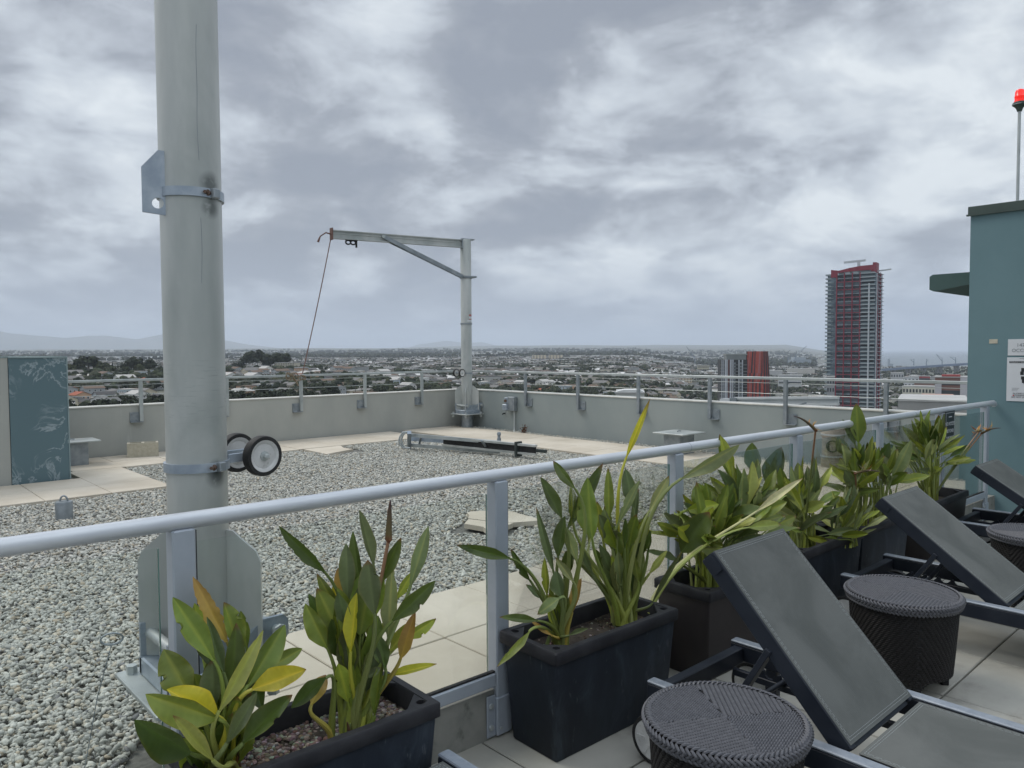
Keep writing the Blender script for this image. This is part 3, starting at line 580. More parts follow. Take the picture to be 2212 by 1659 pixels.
# lower roof outside the right parapet that carries the boom
# ================================================================== TEAL BUILDING
BX = 8.25; BY = 2.40
t = thing('stair_tower', 'teal stucco roof house with dark green coping at the right edge', 'building', (BX, BY, 0))
mb = MB(); mb.box((BX, -6, -.3), (13, BY, 2.89)); mb.build('wall', MT['teal'], t)
mb = MB(); mb.bbox((BX-.02, -6, 2.891), (13, BY+.02, 2.975), .004); mb.box((BX-.03, -6, 2.885), (BX-.0005, BY+.03, 2.90)); mb.build('coping', MT['coping'], t)
mb = MB(); mb.prism([(BY+.001, 2.245), (BY+.001, 2.36), (BY+.37, 2.36), (BY+.40, 2.34), (BY+.40, 2.21), (BY+.36, 2.19)], ((BX+13)/2-.0, 0, 0), (0, 1, 0), (0, 0, 1), 4.5); mb.build('canopy', MT['tealdark'], t)
t = thing('beacon', 'red obstruction light glowing on a thin pole above the teal building', 'warning light', (8.7, 2.127, 2.97))
bb = gx(2198, 430, 8.7); Z0 = 2.97; zt = gx(2198, 235, 8.7).z; c = (8.7, bb.y, 0)
mb = MB(); mb.tube([(c[0], c[1], Z0), (c[0], c[1], zt)], .014, 12); mb.build('pole', MT['galv'], t, True)
mb = MB(); mb.lathe([(.02, -.03), (.03, 0), (.045, .02), (.06, .03), (.062, .05), (.055, .052), (.052, .06)], (c[0], c[1], zt), 24); mb.build('lamp_base', MT['coping'], t, True)
mb = MB(); mb.tube([(c[0]+.062*cos(a), c[1]+.062*sin(a), zt+.035) for a in np.linspace(1.9, 3.6, 8)], .004, 5); mb.build('clip', MT['steel'], t)
mb = MB(); mb.lathe([(.047, 0), (.048, .012), (.043, .016), (.044, .05), (.047, .055), (.043, .06), (.040, .10), (.033, .118), (.012, .128), (.002, .129)], (c[0], c[1], zt+.058), 28)
m, nt, bs = newmat('red_lens'); bs.inputs['Base Color'].default_value = (.6, .015, .01, 1); bs.inputs['Roughness'].default_value = .2
lw = N(nt, 'ShaderNodeTexCoord'); sp = N(nt, 'ShaderNodeSeparateXYZ'); nt.links.new(lw.outputs['Generated'], sp.inputs[0])
bs.inputs['Emission Color'].default_value = (1, .03, .02, 1); bs.inputs['Emission Strength'].default_value = .55
mb.build('lens', m, t, True)
# signs
def wallx(u, v): return gx(u, v, BX-.004)
ez = V((0, 0, 1)); ey_ = V((0, -1, 0))
p0 = gx(2178, 733, BX); p1 = gx(2178, 768, BX)
t = thing('occupancy_sign', 'white plate reading 147 OCCUPANTS on the teal wall above the evacuation map', 'sign', (BX, p0.y, p0.z))
mb = MB(); mb.bbox((BX-.006, p0.y-.34, p1.z), (BX, p0.y, p0.z), .001); mb.build('plate', MT['signw'], t)
h = p0.z-p1.z; xc = BX-.0068
text('147', 'number', h*.30, MT['signg'], t, (xc, gx(2196, 750, BX).y, p0.z-h*.46), ey_, ez); text('OCCUPANTS', 'lettering', h*.28, MT['signg'], t, (xc, gx(2186, 750, BX).y, p0.z-h*.78), ey_, ez)
p0 = gx(2176, 772, BX); p1 = gx(2176, 866, BX); h = p0.z-p1.z
t = thing('evacuation_sign', 'white emergency evacuation map sign with black plan on the teal wall', 'sign', (BX, p0.y, p0.z))
mb = MB(); mb.bbox((BX-.006, p0.y-.36, p1.z), (BX, p0.y, p0.z), .001); mb.build('plate', MT['signw'], t)
mb = MB(); Y = lambda f: p0.y-.36*f; Z = lambda f: p0.z-h*f
def r4(mb, a, b, c, d, k=.0068): mb.box((BX-k, Y(b), Z(d)), (BX-.0061, Y(a), Z(c)))
r4(mb, .05, .95, .085, .13)
for a, b, c, d in ((.32, .42, .24, .32), (.30, .38, .32, .40), (.32, .44, .43, .50), (.34, .62, .50, .58), (.38, .62, .58, .60), (.46, .64, .20, .36), (.42, .60, .24, .27), (.47, .64, .40, .47)): r4(mb, a, b, c, d)
for k in range(3): r4(mb, .12, .28-k*.02, .70+k*.03, .705+k*.03); r4(mb, .44, .70, .70+k*.03, .705+k*.03)
r4(mb, .28, .6, .022, .028); r4(mb, .36, .5, .05, .055); mb.build('plan_print', MT['signb'], t)
text('EMERGENCY EVACUATION PLAN', 'lettering', h*.036, MT['signw'], t, (BX-.0073, Y(.06), Z(.118)), ey_, ez)
for s, z, o in (('IN CASE OF FIRE USE', .835, 2188.5), ('STAIRWAY FOR EXIT', .878, 2190), ('DO NOT USE ELEVATOR', .92, 2185.5)): text(s, 'lettering', h*.045, MT['signb'], t, (xc, gx(o, 850, BX).y, Z(z)), ey_, ez, space=1.05)
mb = MB(); mb.lathe([(.006, 0), (.006, .001)], (BX-.0061, Y(.16), Z(.868)), 12, (-1, 0, 0)); mb.build('red_dot', MT['red'], t)
p0 = gx(2137, 733, BX); p1 = gx(2155, 742, BX); mb = MB(); mb.bbox((BX-.003, p1.y, p1.z), (BX, p0.y, p0.z), .0005); tag(mb.build('wall_label', MT['beige']), 'tiny cream sticker on the teal wall left of the white signs', 'label')
# ================================================================== PLANTERS
def rrect(x0, y0, x1, y1, r, n=4):
    P = []
    for cx, cy, a in ((x1-r, y0+r, -90), (x1-r, y1-r, 0), (x0+r, y1-r, 90), (x0+r, y0+r, 180)):
        P += [(cx+r*cos(RAD(a+90*k/n)), cy+r*sin(RAD(a+90*k/n))) for k in range(n+1)]
    return P
def planter(label, x0, y0, L=.765, W=.335, H=.455, body='pot', rz=0.):
    t = thing('planter', label, 'planter', (x0+L/2, y0+W/2, 0), 'dark trough planters along the railing', rz)
    a, b = L/2, W/2; mb = MB()
    def loops(rings, close0=True):
        n = len(rings[0]); vs = [p for r in rings for p in r]; fs = [(i*n+k, i*n+(k+1) % n, (i+1)*n+(k+1) % n, (i+1)*n+k) for i in range(len(rings)-1) for k in range(n)]
        if close0: fs.append(tuple(range(n-1, -1, -1)))
        return vs, fs
    R = lambda d, z, r=.009: [(x, y, z) for x, y in rrect(-a+d, -b+d, a-d, b-d, max(r, .004))]
    vs, fs = loops([R(.045, .0), R(.038, .012), R(.012, H-.06), R(.012, H-.05)]); mb.add(vs, fs); mb.build('body', MT[body], t, True, world=False)
    mb = MB(); vs, fs = loops([R(.012, H-.0495), R(.001, H-.049), R(0, H-.046), R(.0, H-.006), R(.005, H), R(.030, H), R(.034, H-.006), R(.034, H-.10)], False); mb.add(vs, fs); mb.build('rim', MT['potrim'], t, True, world=False)
    for sx, sy in ((1, -1), (1, 1), (-1, -1), (-1, 1)):       # corner gussets with round hole
        mb = MB(); c = (sx*(a-.012), sy*(b-.012)); tri = [(0, 0), (-.115*sx, 0), (-.10*sx, -.02*sy), (-.02*sx, -.10*sy), (0, -.115*sy)]
        if sx*sy < 0: tri = tri[::-1]
        k = (-.036*sx, -.036*sy)
        plate_with_hole(mb, [(c[0]+p, c[1]+q) for p, q in tri], (c[0]+k[0], c[1]+k[1]), .016, (0, 0, H-.009), (1, 0, 0), (0, 1, 0), .012, 16)
        mb.build('corner_gusset', MT['potrim'], t, world=False)
    mb = MB(); n = 14; m = 8; vs = []; fs = []
    for i in range(n+1):
        for j in range(m+1):
            x = -a+.034+(L-.068)*i/n; y = -b+.034+(W-.068)*j/m; vs.append((x, y, H-.075+.012*mnoise.noise((x*9+x0*7, y*9, 0))))
    for i in range(n):
        for j in range(m): q = i*(m+1)+j; fs.append((q, q+m+1, q+m+2, q+1))
    mb.add(vs, fs); mb.build('soil', MT['soil'], t, True, world=False); return t
PL = [(.705, 1.955, 'pot', 'nearest dark trough planter at bottom left, filled with brown pebbles'), (2.02, 1.945, 'pot', 'streaked navy trough planter beside the front wicker table'),
      (3.065, 1.945, 'potbrown', 'brownish trough planter behind the big tilted lounger back'), (4.09, 1.985, 'pot', 'dark trough planter behind the middle wicker table'),
      (4.885, 1.985, 'pot', 'dark trough planter touching the head of the second raised lounger'), (6.09, 1.965, 'potbrown', 'farthest dark trough planter next to the end of the railing')]
PLT = []
for x, y, b, l in PL: PLT.append(planter(l, x, y, body=b, rz=RAD(-1.5 if x < 6 else 0)))
def pebbles(x0, y0, L, W, z, n, cols, s0, s1, seed):
    r = random.Random(seed); mb = MB()
    for k in range(n):
        x, y = r.uniform(x0, x0+L), r.uniform(y0, y0+W); s = r.uniform(s0, s1); c = r.choice(cols); c = tuple(v*r.uniform(.8, 1.2) for v in c)
        mb.col = c; zz = z+s*.3+r.uniform(0, .008); a = r.uniform(0, 3); rr = [(s*.75, -s*.35), (s, 0), (s*.7, s*.4), (s*.2, s*.5)]
        vs = []; m = 6; e = r.uniform(.65, 1)
        for q, h in rr: vs += [(x+cos(a)*q*cos(2*pi*i/m)-sin(a)*q*e*sin(2*pi*i/m), y+sin(a)*q*cos(2*pi*i/m)+cos(a)*q*e*sin(2*pi*i/m), zz+h) for i in range(m)]
        mb.add(vs, [(i*m+j, i*m+(j+1) % m, (i+1)*m+(j+1) % m, (i+1)*m+j) for i in range(3) for j in range(m)]+[tuple(range(3*m, 4*m))])
    return mb
mb = pebbles(.745, 1.99, .68, .265, .375, 2600, [(.16, .12, .10), (.22, .19, .16), (.10, .08, .07), (.30, .28, .25), (.13, .09, .075)], .0045, .011, 5)
tag(mb.build('pebbles', MT['stone'], smooth=True), 'small brown pebbles covering the soil of the nearest planter', 'pebbles', kind='stuff')
mb = pebbles(2.06, 1.98, .68, .265, .372, 900, [(.05, .035, .025), (.03, .022, .018), (.09, .07, .05), (.2, .18, .15)], .003, .008, 6)
tag(mb.build('soil_crumbs', MT['stone'], smooth=True), 'dark soil crumbs in the streaked navy planter', 'soil', kind='stuff')
# ================================================================== WICKER TABLES
def weave_piece(mb, c, u, v, n, L, W, h):
    # little arched strand: length L along u, width W along v, height h along n
    vs = []; 
    for i, (a, k) in enumerate(((-.60, -.5), (-.38, .7), (0, 1), (.38, .7), (.60, -.5))):
        for b, q in ((-.5, .25), (-.2, 1), (.2, 1), (.5, .25)): vs.append(c+u*(a*L)+v*(b*W)+n*(h*(k if k < 0 else k*q)))
    mb.add(vs, [(i*4+j, i*4+4+j, i*4+5+j, i*4+1+j) for i in range(4) for j in range(3)])
def wicker_table():
    t = thing('side_table', '', 'side table', (0, 0, 0), 'round wicker side tables')
    R = .262; Z = .45; H0 = .055
    mb = MB(); mb.lathe([(R-.035, Z-.03), (R-.02, Z-.012), (.001, Z-.008)], (0, 0, 0), 48); mb.build('top_core', MT['wickerdark'], t, True)
    mb = MB(); L = .0180; W = .0078; st = .0078; nrow = int(R/st)+1
    for sec in range(4):
        u = V((1, 0, 0)) if sec % 2 == 0 else V((0, 1, 0)); v = V((0, 1, 0)) if sec % 2 == 0 else V((1, 0, 0)); sg = 1 if sec < 2 else -1
        for i in range(0, nrow):
            y = (i+.5)*st*sg
            for k in range(-26, 26):
                x = (k+((i*.27) % 1))*L
                # herringbone: quadrant by |x|<|y|
                if abs(x) > abs(y) or hypot(x, y) > R-.022: continue
                weave_piece(mb, u*x+v*y+V((0, 0, Z-.008)), v if (k+i) % 1 == 5 else u, v, V((0, 0, 1)), L*.92, W, .0055)
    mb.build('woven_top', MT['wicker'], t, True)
    mb = MB(); n = 90
    for k in range(n):        # braided rim
        a = 2*pi*k/n; r0 = R-.008
        for q, (dr, dz, tw) in enumerate(((-.012, .001, 1), (.001, -.010, -1), (-.002, -.024, 1), (-.006, -.037, -1))):
            c = V((cos(a)*(r0+dr), sin(a)*(r0+dr), Z-.004+dz)); tg = V((-sin(a), cos(a), 0)); rd = V((cos(a), sin(a), 0)); nn = (rd*[.3, 1, 1, 1][q]+V((0, 0, [1, .5, .1, -.2][q]))).normalized()
            d = (tg+nn.cross(tg)*.75*tw).normalized(); weave_piece(mb, c, d, nn.cross(d), nn, .026, .0095, .006)
    mb.build('braided_rim', MT['wicker'], t, True)
    # skirt with arches
    rr = lambda z: .238-.030*(1-(z/.42))**1.2 if z < .42 else .238
    def cut(a, z):
        f = (a/(pi/2)) % 1; w = abs(f-.5)*2
        return z < .02+.065*max(0, min(1, (1-w)*3.2))**.5 if w < 1 else False
    mb = MB(); na, nz = 140, 42; z0, z1 = .02, .432; vs = []; fs = []
    for j in range(nz+1):
        z = z0+(z1-z0)*j/nz; vs += [(cos(2*pi*i/na)*(rr(z)-.004), sin(2*pi*i/na)*(rr(z)-.004), z) for i in range(na)]
    for j in range(nz):
        for i in range(na):
            if not cut(2*pi*(i+.5)/na, z0+(z1-z0)*(j+.5)/nz): fs.append((j*na+i, j*na+(i+1) % na, (j+1)*na+(i+1) % na, (j+1)*na+i))
    mb.add(vs, fs); mb.build('skirt_core', MT['wickerdark'], t, True)
    mb = MB(); st = .0092; LL = .0235; nc = 64
    for j in range(int((z1-z0)/st)):
        z = z0+(j+.5)*st; r = rr(z)
        for i in range(nc):
            sec = int(i/(nc/4)); ph = (j*.27*(1 if sec % 2 else -1))
            a = 2*pi*(i+ph % 1)/nc
            if cut(a, z-.004): continue
            rd = V((cos(a), sin(a), 0)); tg = V((-sin(a), cos(a), 0)); weave_piece(mb, V((rd.x*(r-.003), rd.y*(r-.003), z)), tg, V((0, 0, 1)), -rd if False else rd, 2*pi*r/nc*.9, .0088, .004)
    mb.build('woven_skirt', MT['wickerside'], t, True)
    for k in range(4):
        a = pi/2*k; mb = MB(); mb.T = Matrix.Rotation(a, 4, 'Z'); mb.bbox((.175, -.016, 0), (.207, .016, .3), .003); mb.build('leg', MT['wickerdark'], t)
    return t
T1 = wicker_table(); T1['label'] = 'round dark wicker side table at the bottom, in front of the large raised lounger back'; T1.location = (2.07, 1.265, 0); T1.rotation_euler.z = RAD(12)
T2 = copytree(T1); T2['label'] = 'round dark wicker side table standing between the two tilted lounger backs'; T2.location = (3.79, 1.36, 0); T2.rotation_euler.z = RAD(38)
p = gz(2230, 1150, .45); T3 = copytree(T1); T3['label'] = 'farthest wicker side table, cut by the right edge of the picture'; T3.location = (5.59, 1.23, 0); T3.rotation_euler.z = RAD(70)
# ================================================================== LOUNGERS
def lounger(label, x0, yh, ang, L=1.95, yhinge=.75, bl=.74):
    """x0 = left outer side, yh = head end, local frame: x across, y toward the foot"""
    W = .66; t = thing('sun_lounger', label, 'sun lounger', (x0, yh, 0), 'sling sun loungers facing the deck'); Z = .30
    T = Matrix.Translation((x0, yh, 0)) @ Matrix.Scale(-1, 4, (0, 1, 0))
    def part(mb, name, m, par=None, smooth=False):
        # mirrored transform flips winding -> reverse
        mb.f = [tuple(reversed(f)) for f in mb.f]; return mb.build(name, m, par or t, smooth)
    def nb(): m = MB(); m.T = T; return m
    for xx in (0, W-.045):
        mb = nb(); mb.bbox((xx, .0, Z-.085), (xx+.045, L, Z-.012), .004); part(mb, 'side_rail', MT['navy'])
        mb = nb(); mb.bbox((xx-.001, .001, Z-.0118), (xx+.046, L, Z), .004); part(mb, 'rail_sheen', MT['navysheen'])  # thin strip added as painted sheen on the rail's sky-facing side
    for yy in (.02, L-.06):
        mb = nb(); mb.bbox((.0455, yy, Z-.09), (W-.0455, yy+.045, Z-.02), .004); part(mb, 'cross_rail', MT['navy'])
    for yy in (.03, L-.12):
        for xx in (.003, W-.042):
            mb = nb(); mb.bbox((xx, yy+.14*(yy < .1), 0), (xx+.038, yy+.14*(yy < .1)+.05, Z-.0855), .003); part(mb, 'leg', MT['navy'])
    for xx, s in ((-.035, -1), (W+.035, 1)):     # wheels at the head
        w = bpy.data.objects.new('wheel', None); COL.objects.link(w); w.parent = t; c = T @ V((xx, .06, .095)); w.location = c-V((x0, yh, 0))
        mb = MB(); mb.lathe([(.078, -.018), (.092, -.016), (.095, 0), (.092, .016), (.078, .018)], c, 32, (1, 0, 0), False); mb.build('tyre', MT['black'], w, True)
        mb = MB(); mb.lathe([(.0779, -.016), (.070, -.017), (.066, -.008), (.03, -.008), (.026, -.018), (.01, -.018), (.01, .018), (.026, .018), (.03, .008), (.066, .008), (.070, .017), (.0779, .016)], c, 32, (1, 0, 0)); mb.build('rim', MT['white'], w, True)
        mb = MB()
        for k in range(6): a = k*pi/3; mb.beam(c+V((.012*s, cos(a)*.028, sin(a)*.028)), c+V((.012*s, cos(a)*.067, sin(a)*.067)), .012, .014, up=(1, 0, 0))
        mb.build('spokes', MT['white'], w)
    mb = nb(); mb.tube([(-.02, .06, .095), (W+.02, .06, .095)], .009, 10); part(mb, 'axle', MT['steel'], None, True)
    # rack with teeth
    for xx in (.12, W-.14):
        mb = nb(); mb.bbox((xx, .066, Z-.115), (xx+.022, yhinge+.02, Z-.085), .003); part(mb, 'rack_bar', MT['navy'])
        teeth = [(.16, 0)]
        for k in range(4): y = .20+k*.075; teeth += [(y, .030), (y+.01, .032), (y+.018, .014), (y+.03, .004), (y+.05, .004)]
        teeth += [(.54, 0)]
        mb = nb(); mb.prism([(y, Z-.0849+h) for y, h in teeth], (xx+.011, 0, 0), (0, 1, 0), (0, 0, 1), .012); part(mb, 'ratchet_teeth', MT['navy'])
    # backrest
    c, s = cos(ang), sin(ang); H = V((0, yhinge, Z-.01)); e = V((0, -c, s)); nrm = V((0, s, c)); e2 = V((1, 0, 0))
    x1, x2 = .062, W-.062
    for xx in (x1, x2):
        mb = nb(); k = .018 if xx == x1 else -.018; mb.beam(H+e2*(xx+k)-nrm*.020, H+e2*(xx+k)+e*bl-nrm*.020, .034, .068, up=tuple(nrm), e=.003); part(mb, 'back_side_bar', MT['navy'])
    for q in (.01, bl-.02):
        mb = nb(); mb.beam(H+e2*(x1+.036)+e*q-nrm*.018, H+e2*(x2-.036)+e*q-nrm*.018, .03, .036, up=tuple(nrm), e=.002); part(mb, 'back_cross_bar', MT['navy'])
    def sheet(org, eu, ev, nn, w, h, sag, name):
        mb = nb(); n = 10; vs = []; fs = []
        for zoff in (0, -.003):
            for i in range(n+1):
                for j in range(n+1):
                    a, b = i/n, j/n; vs.append(org+eu*(w*a)+ev*(h*b)+nn*(zoff-sag*4*a*(1-a)*(1-(2*b-1)**4)))
        m = (n+1)**2
        for i in range(n):
            for j in range(n): q = i*(n+1)+j; fs += [(q, q+n+1, q+n+2, q+1), (m+q, m+q+1, m+q+n+2, m+q+n+1)]
        for i in range(n):
            for a, b in ((i*(n+1), (i+1)*(n+1)), ((i+1)*(n+1)+n, i*(n+1)+n)): fs.append((a, m+a, m+b, b))
            for a, b in ((i+1, i), (n*(n+1)+i, n*(n+1)+i+1)): fs.append((a, m+a, m+b, b))
        mb.add(vs, fs); f = part(mb, name, MT['sling'], None, True)
        mb = nb()
        for d in (.012, .020):
            for P in (((d, d), (d, h-d)), ((w-d, d), (w-d, h-d)), ((d, d), (w-d, d)), ((d, h-d), (w-d, h-d))):
                (a, b), (a2, b2) = P; nn_ = 40
                for k in range(nn_):
                    f0, f1 = k/nn_, (k+.72)/nn_; za = []
                    for ff in (f0, f1):
                        aa, bb = a+(a2-a)*ff, b+(b2-b)*ff; za.append(org+eu*aa+ev*bb+nn*(.0008-sag*4*(aa/w)*(1-aa/w)*(1-(2*bb/h-1)**4)))
                    mb.beam(za[0], za[1], .0016, .001, up=tuple(nn))
        part(mb, 'stitching', MT['thread'], f)
    sheet(H+e2*(x1+.006)+e*.012+nrm*.0155, e2, e, nrm, x2-x1-.012, bl-.012, .006, 'back_sling')
    mb = nb(); mb.prism([(-.002, -.03), (.07, -.034), (.07, .001), (-.002, .004)], H+e2*(x1-.001)+e*(bl-.07), e, nrm, .004); part(mb, 'end_cap', MT['navy'])
    # seat frame + sling
    y0 = yhinge+.03; hs = L-.07-y0
    for xx in (.062, W-.062-.03):
        mb = nb(); mb.bbox((xx, y0, Z-.045), (xx+.03, L-.065, Z-.012), .003); part(mb, 'seat_side_bar', MT['navy'])
    sheet(V((.066, y0, Z-.006)), V((1, 0, 0)), V((0, 1, 0)), V((0, 0, 1)), W-.132, hs, .012, 'seat_sling')
    if ang > .1:     # support prop
        q = H+e*(bl*.50)-nrm*.03; foot = V((0, .30, Z-.075))
        for xx in (.075, W-.1):
            mb = nb(); mb.beam(V((xx, q.y, q.z)), V((xx+.01, foot.y, foot.z)), .022, .045, up=(1, 0, 0), e=.002); part(mb, 'support_strut', MT['navy'])
        mb = nb(); mb.tube([(.08, foot.y, foot.z), (W-.09, foot.y, foot.z)], .011, 10); part(mb, 'support_rod', MT['navy'], None, True)
    return t
lounger('large nearest sun lounger with raised grey sling back in front of the wicker table', 2.37, 1.80, RAD(46.5), yhinge=.77, bl=.76)
lounger('second raised grey sling lounger from the front, behind the middle wicker table', 4.33, 1.90, RAD(36.5), yhinge=.82, bl=.78)
lounger('third raised sling lounger nearest the teal building at the right edge', 6.30, 1.96, RAD(33), yhinge=.82, bl=.78)
lounger('flat sun lounger whose dark corner shows at the bottom between the two front planters', .82, 1.93, 0., yhinge=.80, bl=.74)
# ================================================================== BIRD OF PARADISE PLANTS
GREEN = {'d': (.070, .108, .020), 'g': (.150, .205, .032), 'b': (.26, .32, .04), 'y': (.45, .42, .03), 'p': (.22, .27, .105), 'o': (.42, .31, .06), 'k': (.105, .140, .055), 'l': (.29, .34, .08), 'c': (.55, .52, .28)}
class Plant:
    def __init__(s, label, base, group='bird of paradise plants in the planters'):
        s.t = thing('bird_of_paradise', label, 'plant', base, group); s.lf = MB(); s.st = MB(); s.fl = []
    def leaf(s, B, P, T_, width, kind='g', fold=.35, curl=.12, face=None, tip=.12, r0=.010, bend=.0, midy=False, ragged=0.):
        """B petiole foot, P blade start, T_ blade tip"""
        B, P, T_ = V(B), V(P), V(T_); L = (T_-P).length; width *= 1.2; g = GREEN[kind]; gk = rng.uniform(.85, 1.3); g = (g[0]*gk*rng.uniform(.94, 1.12), g[1]*gk, g[2]*gk)
        # petiole as a bezier: rises from the foot and arrives in blade direction
        d = (T_-P).normalized(); h = (P-B).length; c1 = B+V((0, 0, 1))*h*.24+(P-B)*.16; c2 = P-d*h*.28
        pts = []; n = 12
        for i in range(n+1): t = i/n; pts.append(B*(1-t)**3+c1*3*t*(1-t)**2+c2*3*t*t*(1-t)+P*t**3)
        sg = tuple(.6*a+.4*b for a, b in zip(g, (.16, .20, .06)))
        lo = tuple(a*1.15+b for a, b in zip(sg, (.05, .03, .0)))
        s.st.tube(pts, [r0*(1.55-.95*(i/n)) for i in range(n+1)], 8, cols=[tuple(a*(1-i/n)+b*i/n for a, b in zip(lo, sg)) for i in range(n+1)], flat=.7)
        # blade
        fc = V(face) if face is not None else (CAM-P).normalized()
        side = d.cross(fc).normalized(); nrm = side.cross(d).normalized()
        nl, nw = 26, 8; vs = []; cs = []; fs = []; sgn = rng.choice((-1, 1)); ph = rng.uniform(0, 6); wa, wb = (1, rng.uniform(.35, .95)) if rng.random() < .5 else (rng.uniform(.35, .95), 1); pk = rng.uniform(.28, .48); fr_ = rng.uniform(9, 16); tw = rng.uniform(-.5, .5); notch = rng.uniform(.35, .9) if rng.random() < .35 else 2; nd = rng.choice((0, nw)) if 1 else 0; brn = rng.random() < .45
        ctl = P+d*L*.5+nrm*L*bend
        for i in range(nl+1):
            t = i/nl; c = P*(1-t)**2+ctl*2*t*(1-t)+T_*t*t
            w = width*.5*(min(1, (t/pk))**.7 if t < pk else (1-((t-pk)/(1-pk))**2.2)**.85)
            if i == 0: w = r0*.6
            if i == nl: w = .001
            for j in range(nw+1):
                q = j/nw*2-1; a = abs(q); rag = 1
                if ragged and a == 1 and 2 < i < nl: rag = 1-ragged*rng.random()
                cc = fold*(1-.3*t)
                rag *= wa if q < 0 else wb
                if (j == nd) and abs(t-notch) < .035: rag *= .55
                ts = tw*(t-.3); s2 = side*cos(ts)+nrm*sin(ts); n2 = nrm*cos(ts)-side*sin(ts)
                p = c+s2*(q*w*cos(cc)*rag)+n2*(a*w*sin(cc)+.13*w*sin(t*fr_+ph+q*1.3)*a*a)+nrm*(curl*L*(t-.5)**2*sgn*.4)
                vs.append(p)
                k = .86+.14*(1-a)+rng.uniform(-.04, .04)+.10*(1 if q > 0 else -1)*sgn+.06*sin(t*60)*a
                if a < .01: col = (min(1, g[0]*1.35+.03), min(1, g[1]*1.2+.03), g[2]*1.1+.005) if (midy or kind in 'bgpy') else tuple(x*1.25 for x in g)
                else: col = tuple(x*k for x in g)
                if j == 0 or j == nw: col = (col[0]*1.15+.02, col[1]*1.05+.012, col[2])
                if brn and t > 1-tip: f = (t-1+tip)/tip; br = (.17, .075, .03); col = tuple(x*(1-f)+y*f for x, y in zip(col, br))
                if kind == 'o': f = min(1, t*1.1); col = tuple(x*(1-f*.5)+y*f*.5 for x, y in zip(col, (.28, .12, .05)))
                cs.append(col)
        for i in range(nl):
            for j in range(nw): q = i*(nw+1)+j; fs.append((q, q+1, q+nw+2, q+nw+1))
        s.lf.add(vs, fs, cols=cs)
    def px(s, B, P, T_, w, kind='g', r=None, dr=(0, 0), base_r=None, **k):
        """blade end points given in the picture at plausible distances"""
        br = r or hypot(B[0], B[1]); P3 = gr(P[0], P[1], br+dr[0]); T3 = gr(T_[0], T_[1], br+dr[1]); s.leaf(B, P3, T3, w, kind, **k)
    def flower(s, B, H, d, size=.16, worn=False):
        """stalk from B to head H, beak pointing along d"""
        B, H, d = V(B), V(H), V(d).normalized(); c1 = B.lerp(H, .5)+V((0, 0, .04)); pts = [B*(1-t)**2+c1*2*t*(1-t)+H*t*t for t in [i/10 for i in range(11)]]
        mb = MB(); mb.tube(pts, [.0075-.002*i/10 for i in range(11)], 8, cols=[(.14, .17, .05)]*8+[(.24, .13, .07)]*3); f = mb.build('flower_stalk', MT['stem'], s.t, True)
        mb = MB(); n = 8; up = V((0, 0, 1)); mb.tube([H-d*.01]+[H+d*size*i/n+up*(.014*sin(pi*i/n)) for i in range(n+1)], [.006]+[.014*(1-i/n)**.7+.0015 for i in range(n+1)], 8, cols=[(.25, .08, .05), (.22, .10, .05)]+[(.16-.09*i/n, .13-.09*i/n, .05) for i in range(1, n+1)], flat=.6)
        mb.build('flower_beak', MT['flower'], s.t, True)
        mb = MB()
        for k in range(11 if worn else 7):
            a = RAD(rng.uniform(25, 165)); o = H+d*size*rng.uniform(.1, .5); sd = d.cross(up)
            e = (d*cos(a)+up*sin(a)+sd*rng.uniform(-.5, .5)).normalized(); L = size*rng.uniform(.3, .62)
            c = rng.choice([(.55, .24, .05), (.50, .33, .12), (.50, .42, .28), (.35, .13, .05)])
            w = e.cross(d).normalized()*.006; m = o+e*L*.5+d*.008
            mb.add([o-w*.4, o+w*.4, m+w, m-w, o+e*L], [(0, 1, 2, 3), (3, 2, 4)], cols=[c]*5)
        mb.build('petals', MT['flower'], s.t)
    def fill(s, b, n, h0, h1, rad, seed, kinds='dgggbk', w=(.045, .075), lean=.5):
        global rng; old = rng; rng = random.Random(seed)
        for _ in range(n):
            a = rng.uniform(0, 2*pi); q = rng.random(); o = V((cos(a), sin(a)*.7, 0)); B = (b[0]+rng.uniform(-.045, .045), b[1]+rng.uniform(-.03, .03), b[2]); h = h0+(h1-h0)*rng.random()
            tip = V((b[0], b[1], b[2]+h))+o*rad*(.3+.7*q); P = tip-(o*lean*(.3+q)+V((0, 0, 1))).normalized()*rng.uniform(.13, .2)
            s.leaf(B, P, tip, rng.uniform(*w), rng.choice(kinds), fold=rng.uniform(.25, .7), face=((CAM-P).normalized()+V((rng.uniform(-.7, .7), rng.uniform(-.7, .7), rng.uniform(-.2, .6)))).normalized(), bend=rng.uniform(-.1, .1), r0=.009)
        for _ in range(n//2):      # short sheaths and cut stubs at the foot
            a = rng.uniform(0, 6.3); B = V((b[0]+rng.uniform(-.05, .05), b[1]+rng.uniform(-.035, .035), b[2]-.01)); e = V((cos(a)*.25, sin(a)*.25, 1)).normalized(); L = rng.uniform(.05, .14); c = rng.choice([(.20, .22, .07), (.24, .12, .05), (.16, .20, .07), (.12, .07, .04)]); s.st.tube([B, B+e*L*.6, B+e*L], [.011, .009, .003], 7, cols=[c]*3, flat=.6)
        rng = old
    def done(s):
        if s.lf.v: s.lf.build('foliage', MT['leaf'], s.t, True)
        if s.st.v: s.st.build('leaf_stalks', MT['stem'], s.t, True)
z2 = lambda x, y: (x/3, 1106+y/3); z3 = lambda x, y: (576+x/3, 1106+y/3); z6 = lambda x, y: (936+x/3, 756+y/3); z5 = lambda x, y: (1474.6+x/3, 756+y/3); zl = lambda x, y: (1872+x*.1823, 849.6+y*.1823)
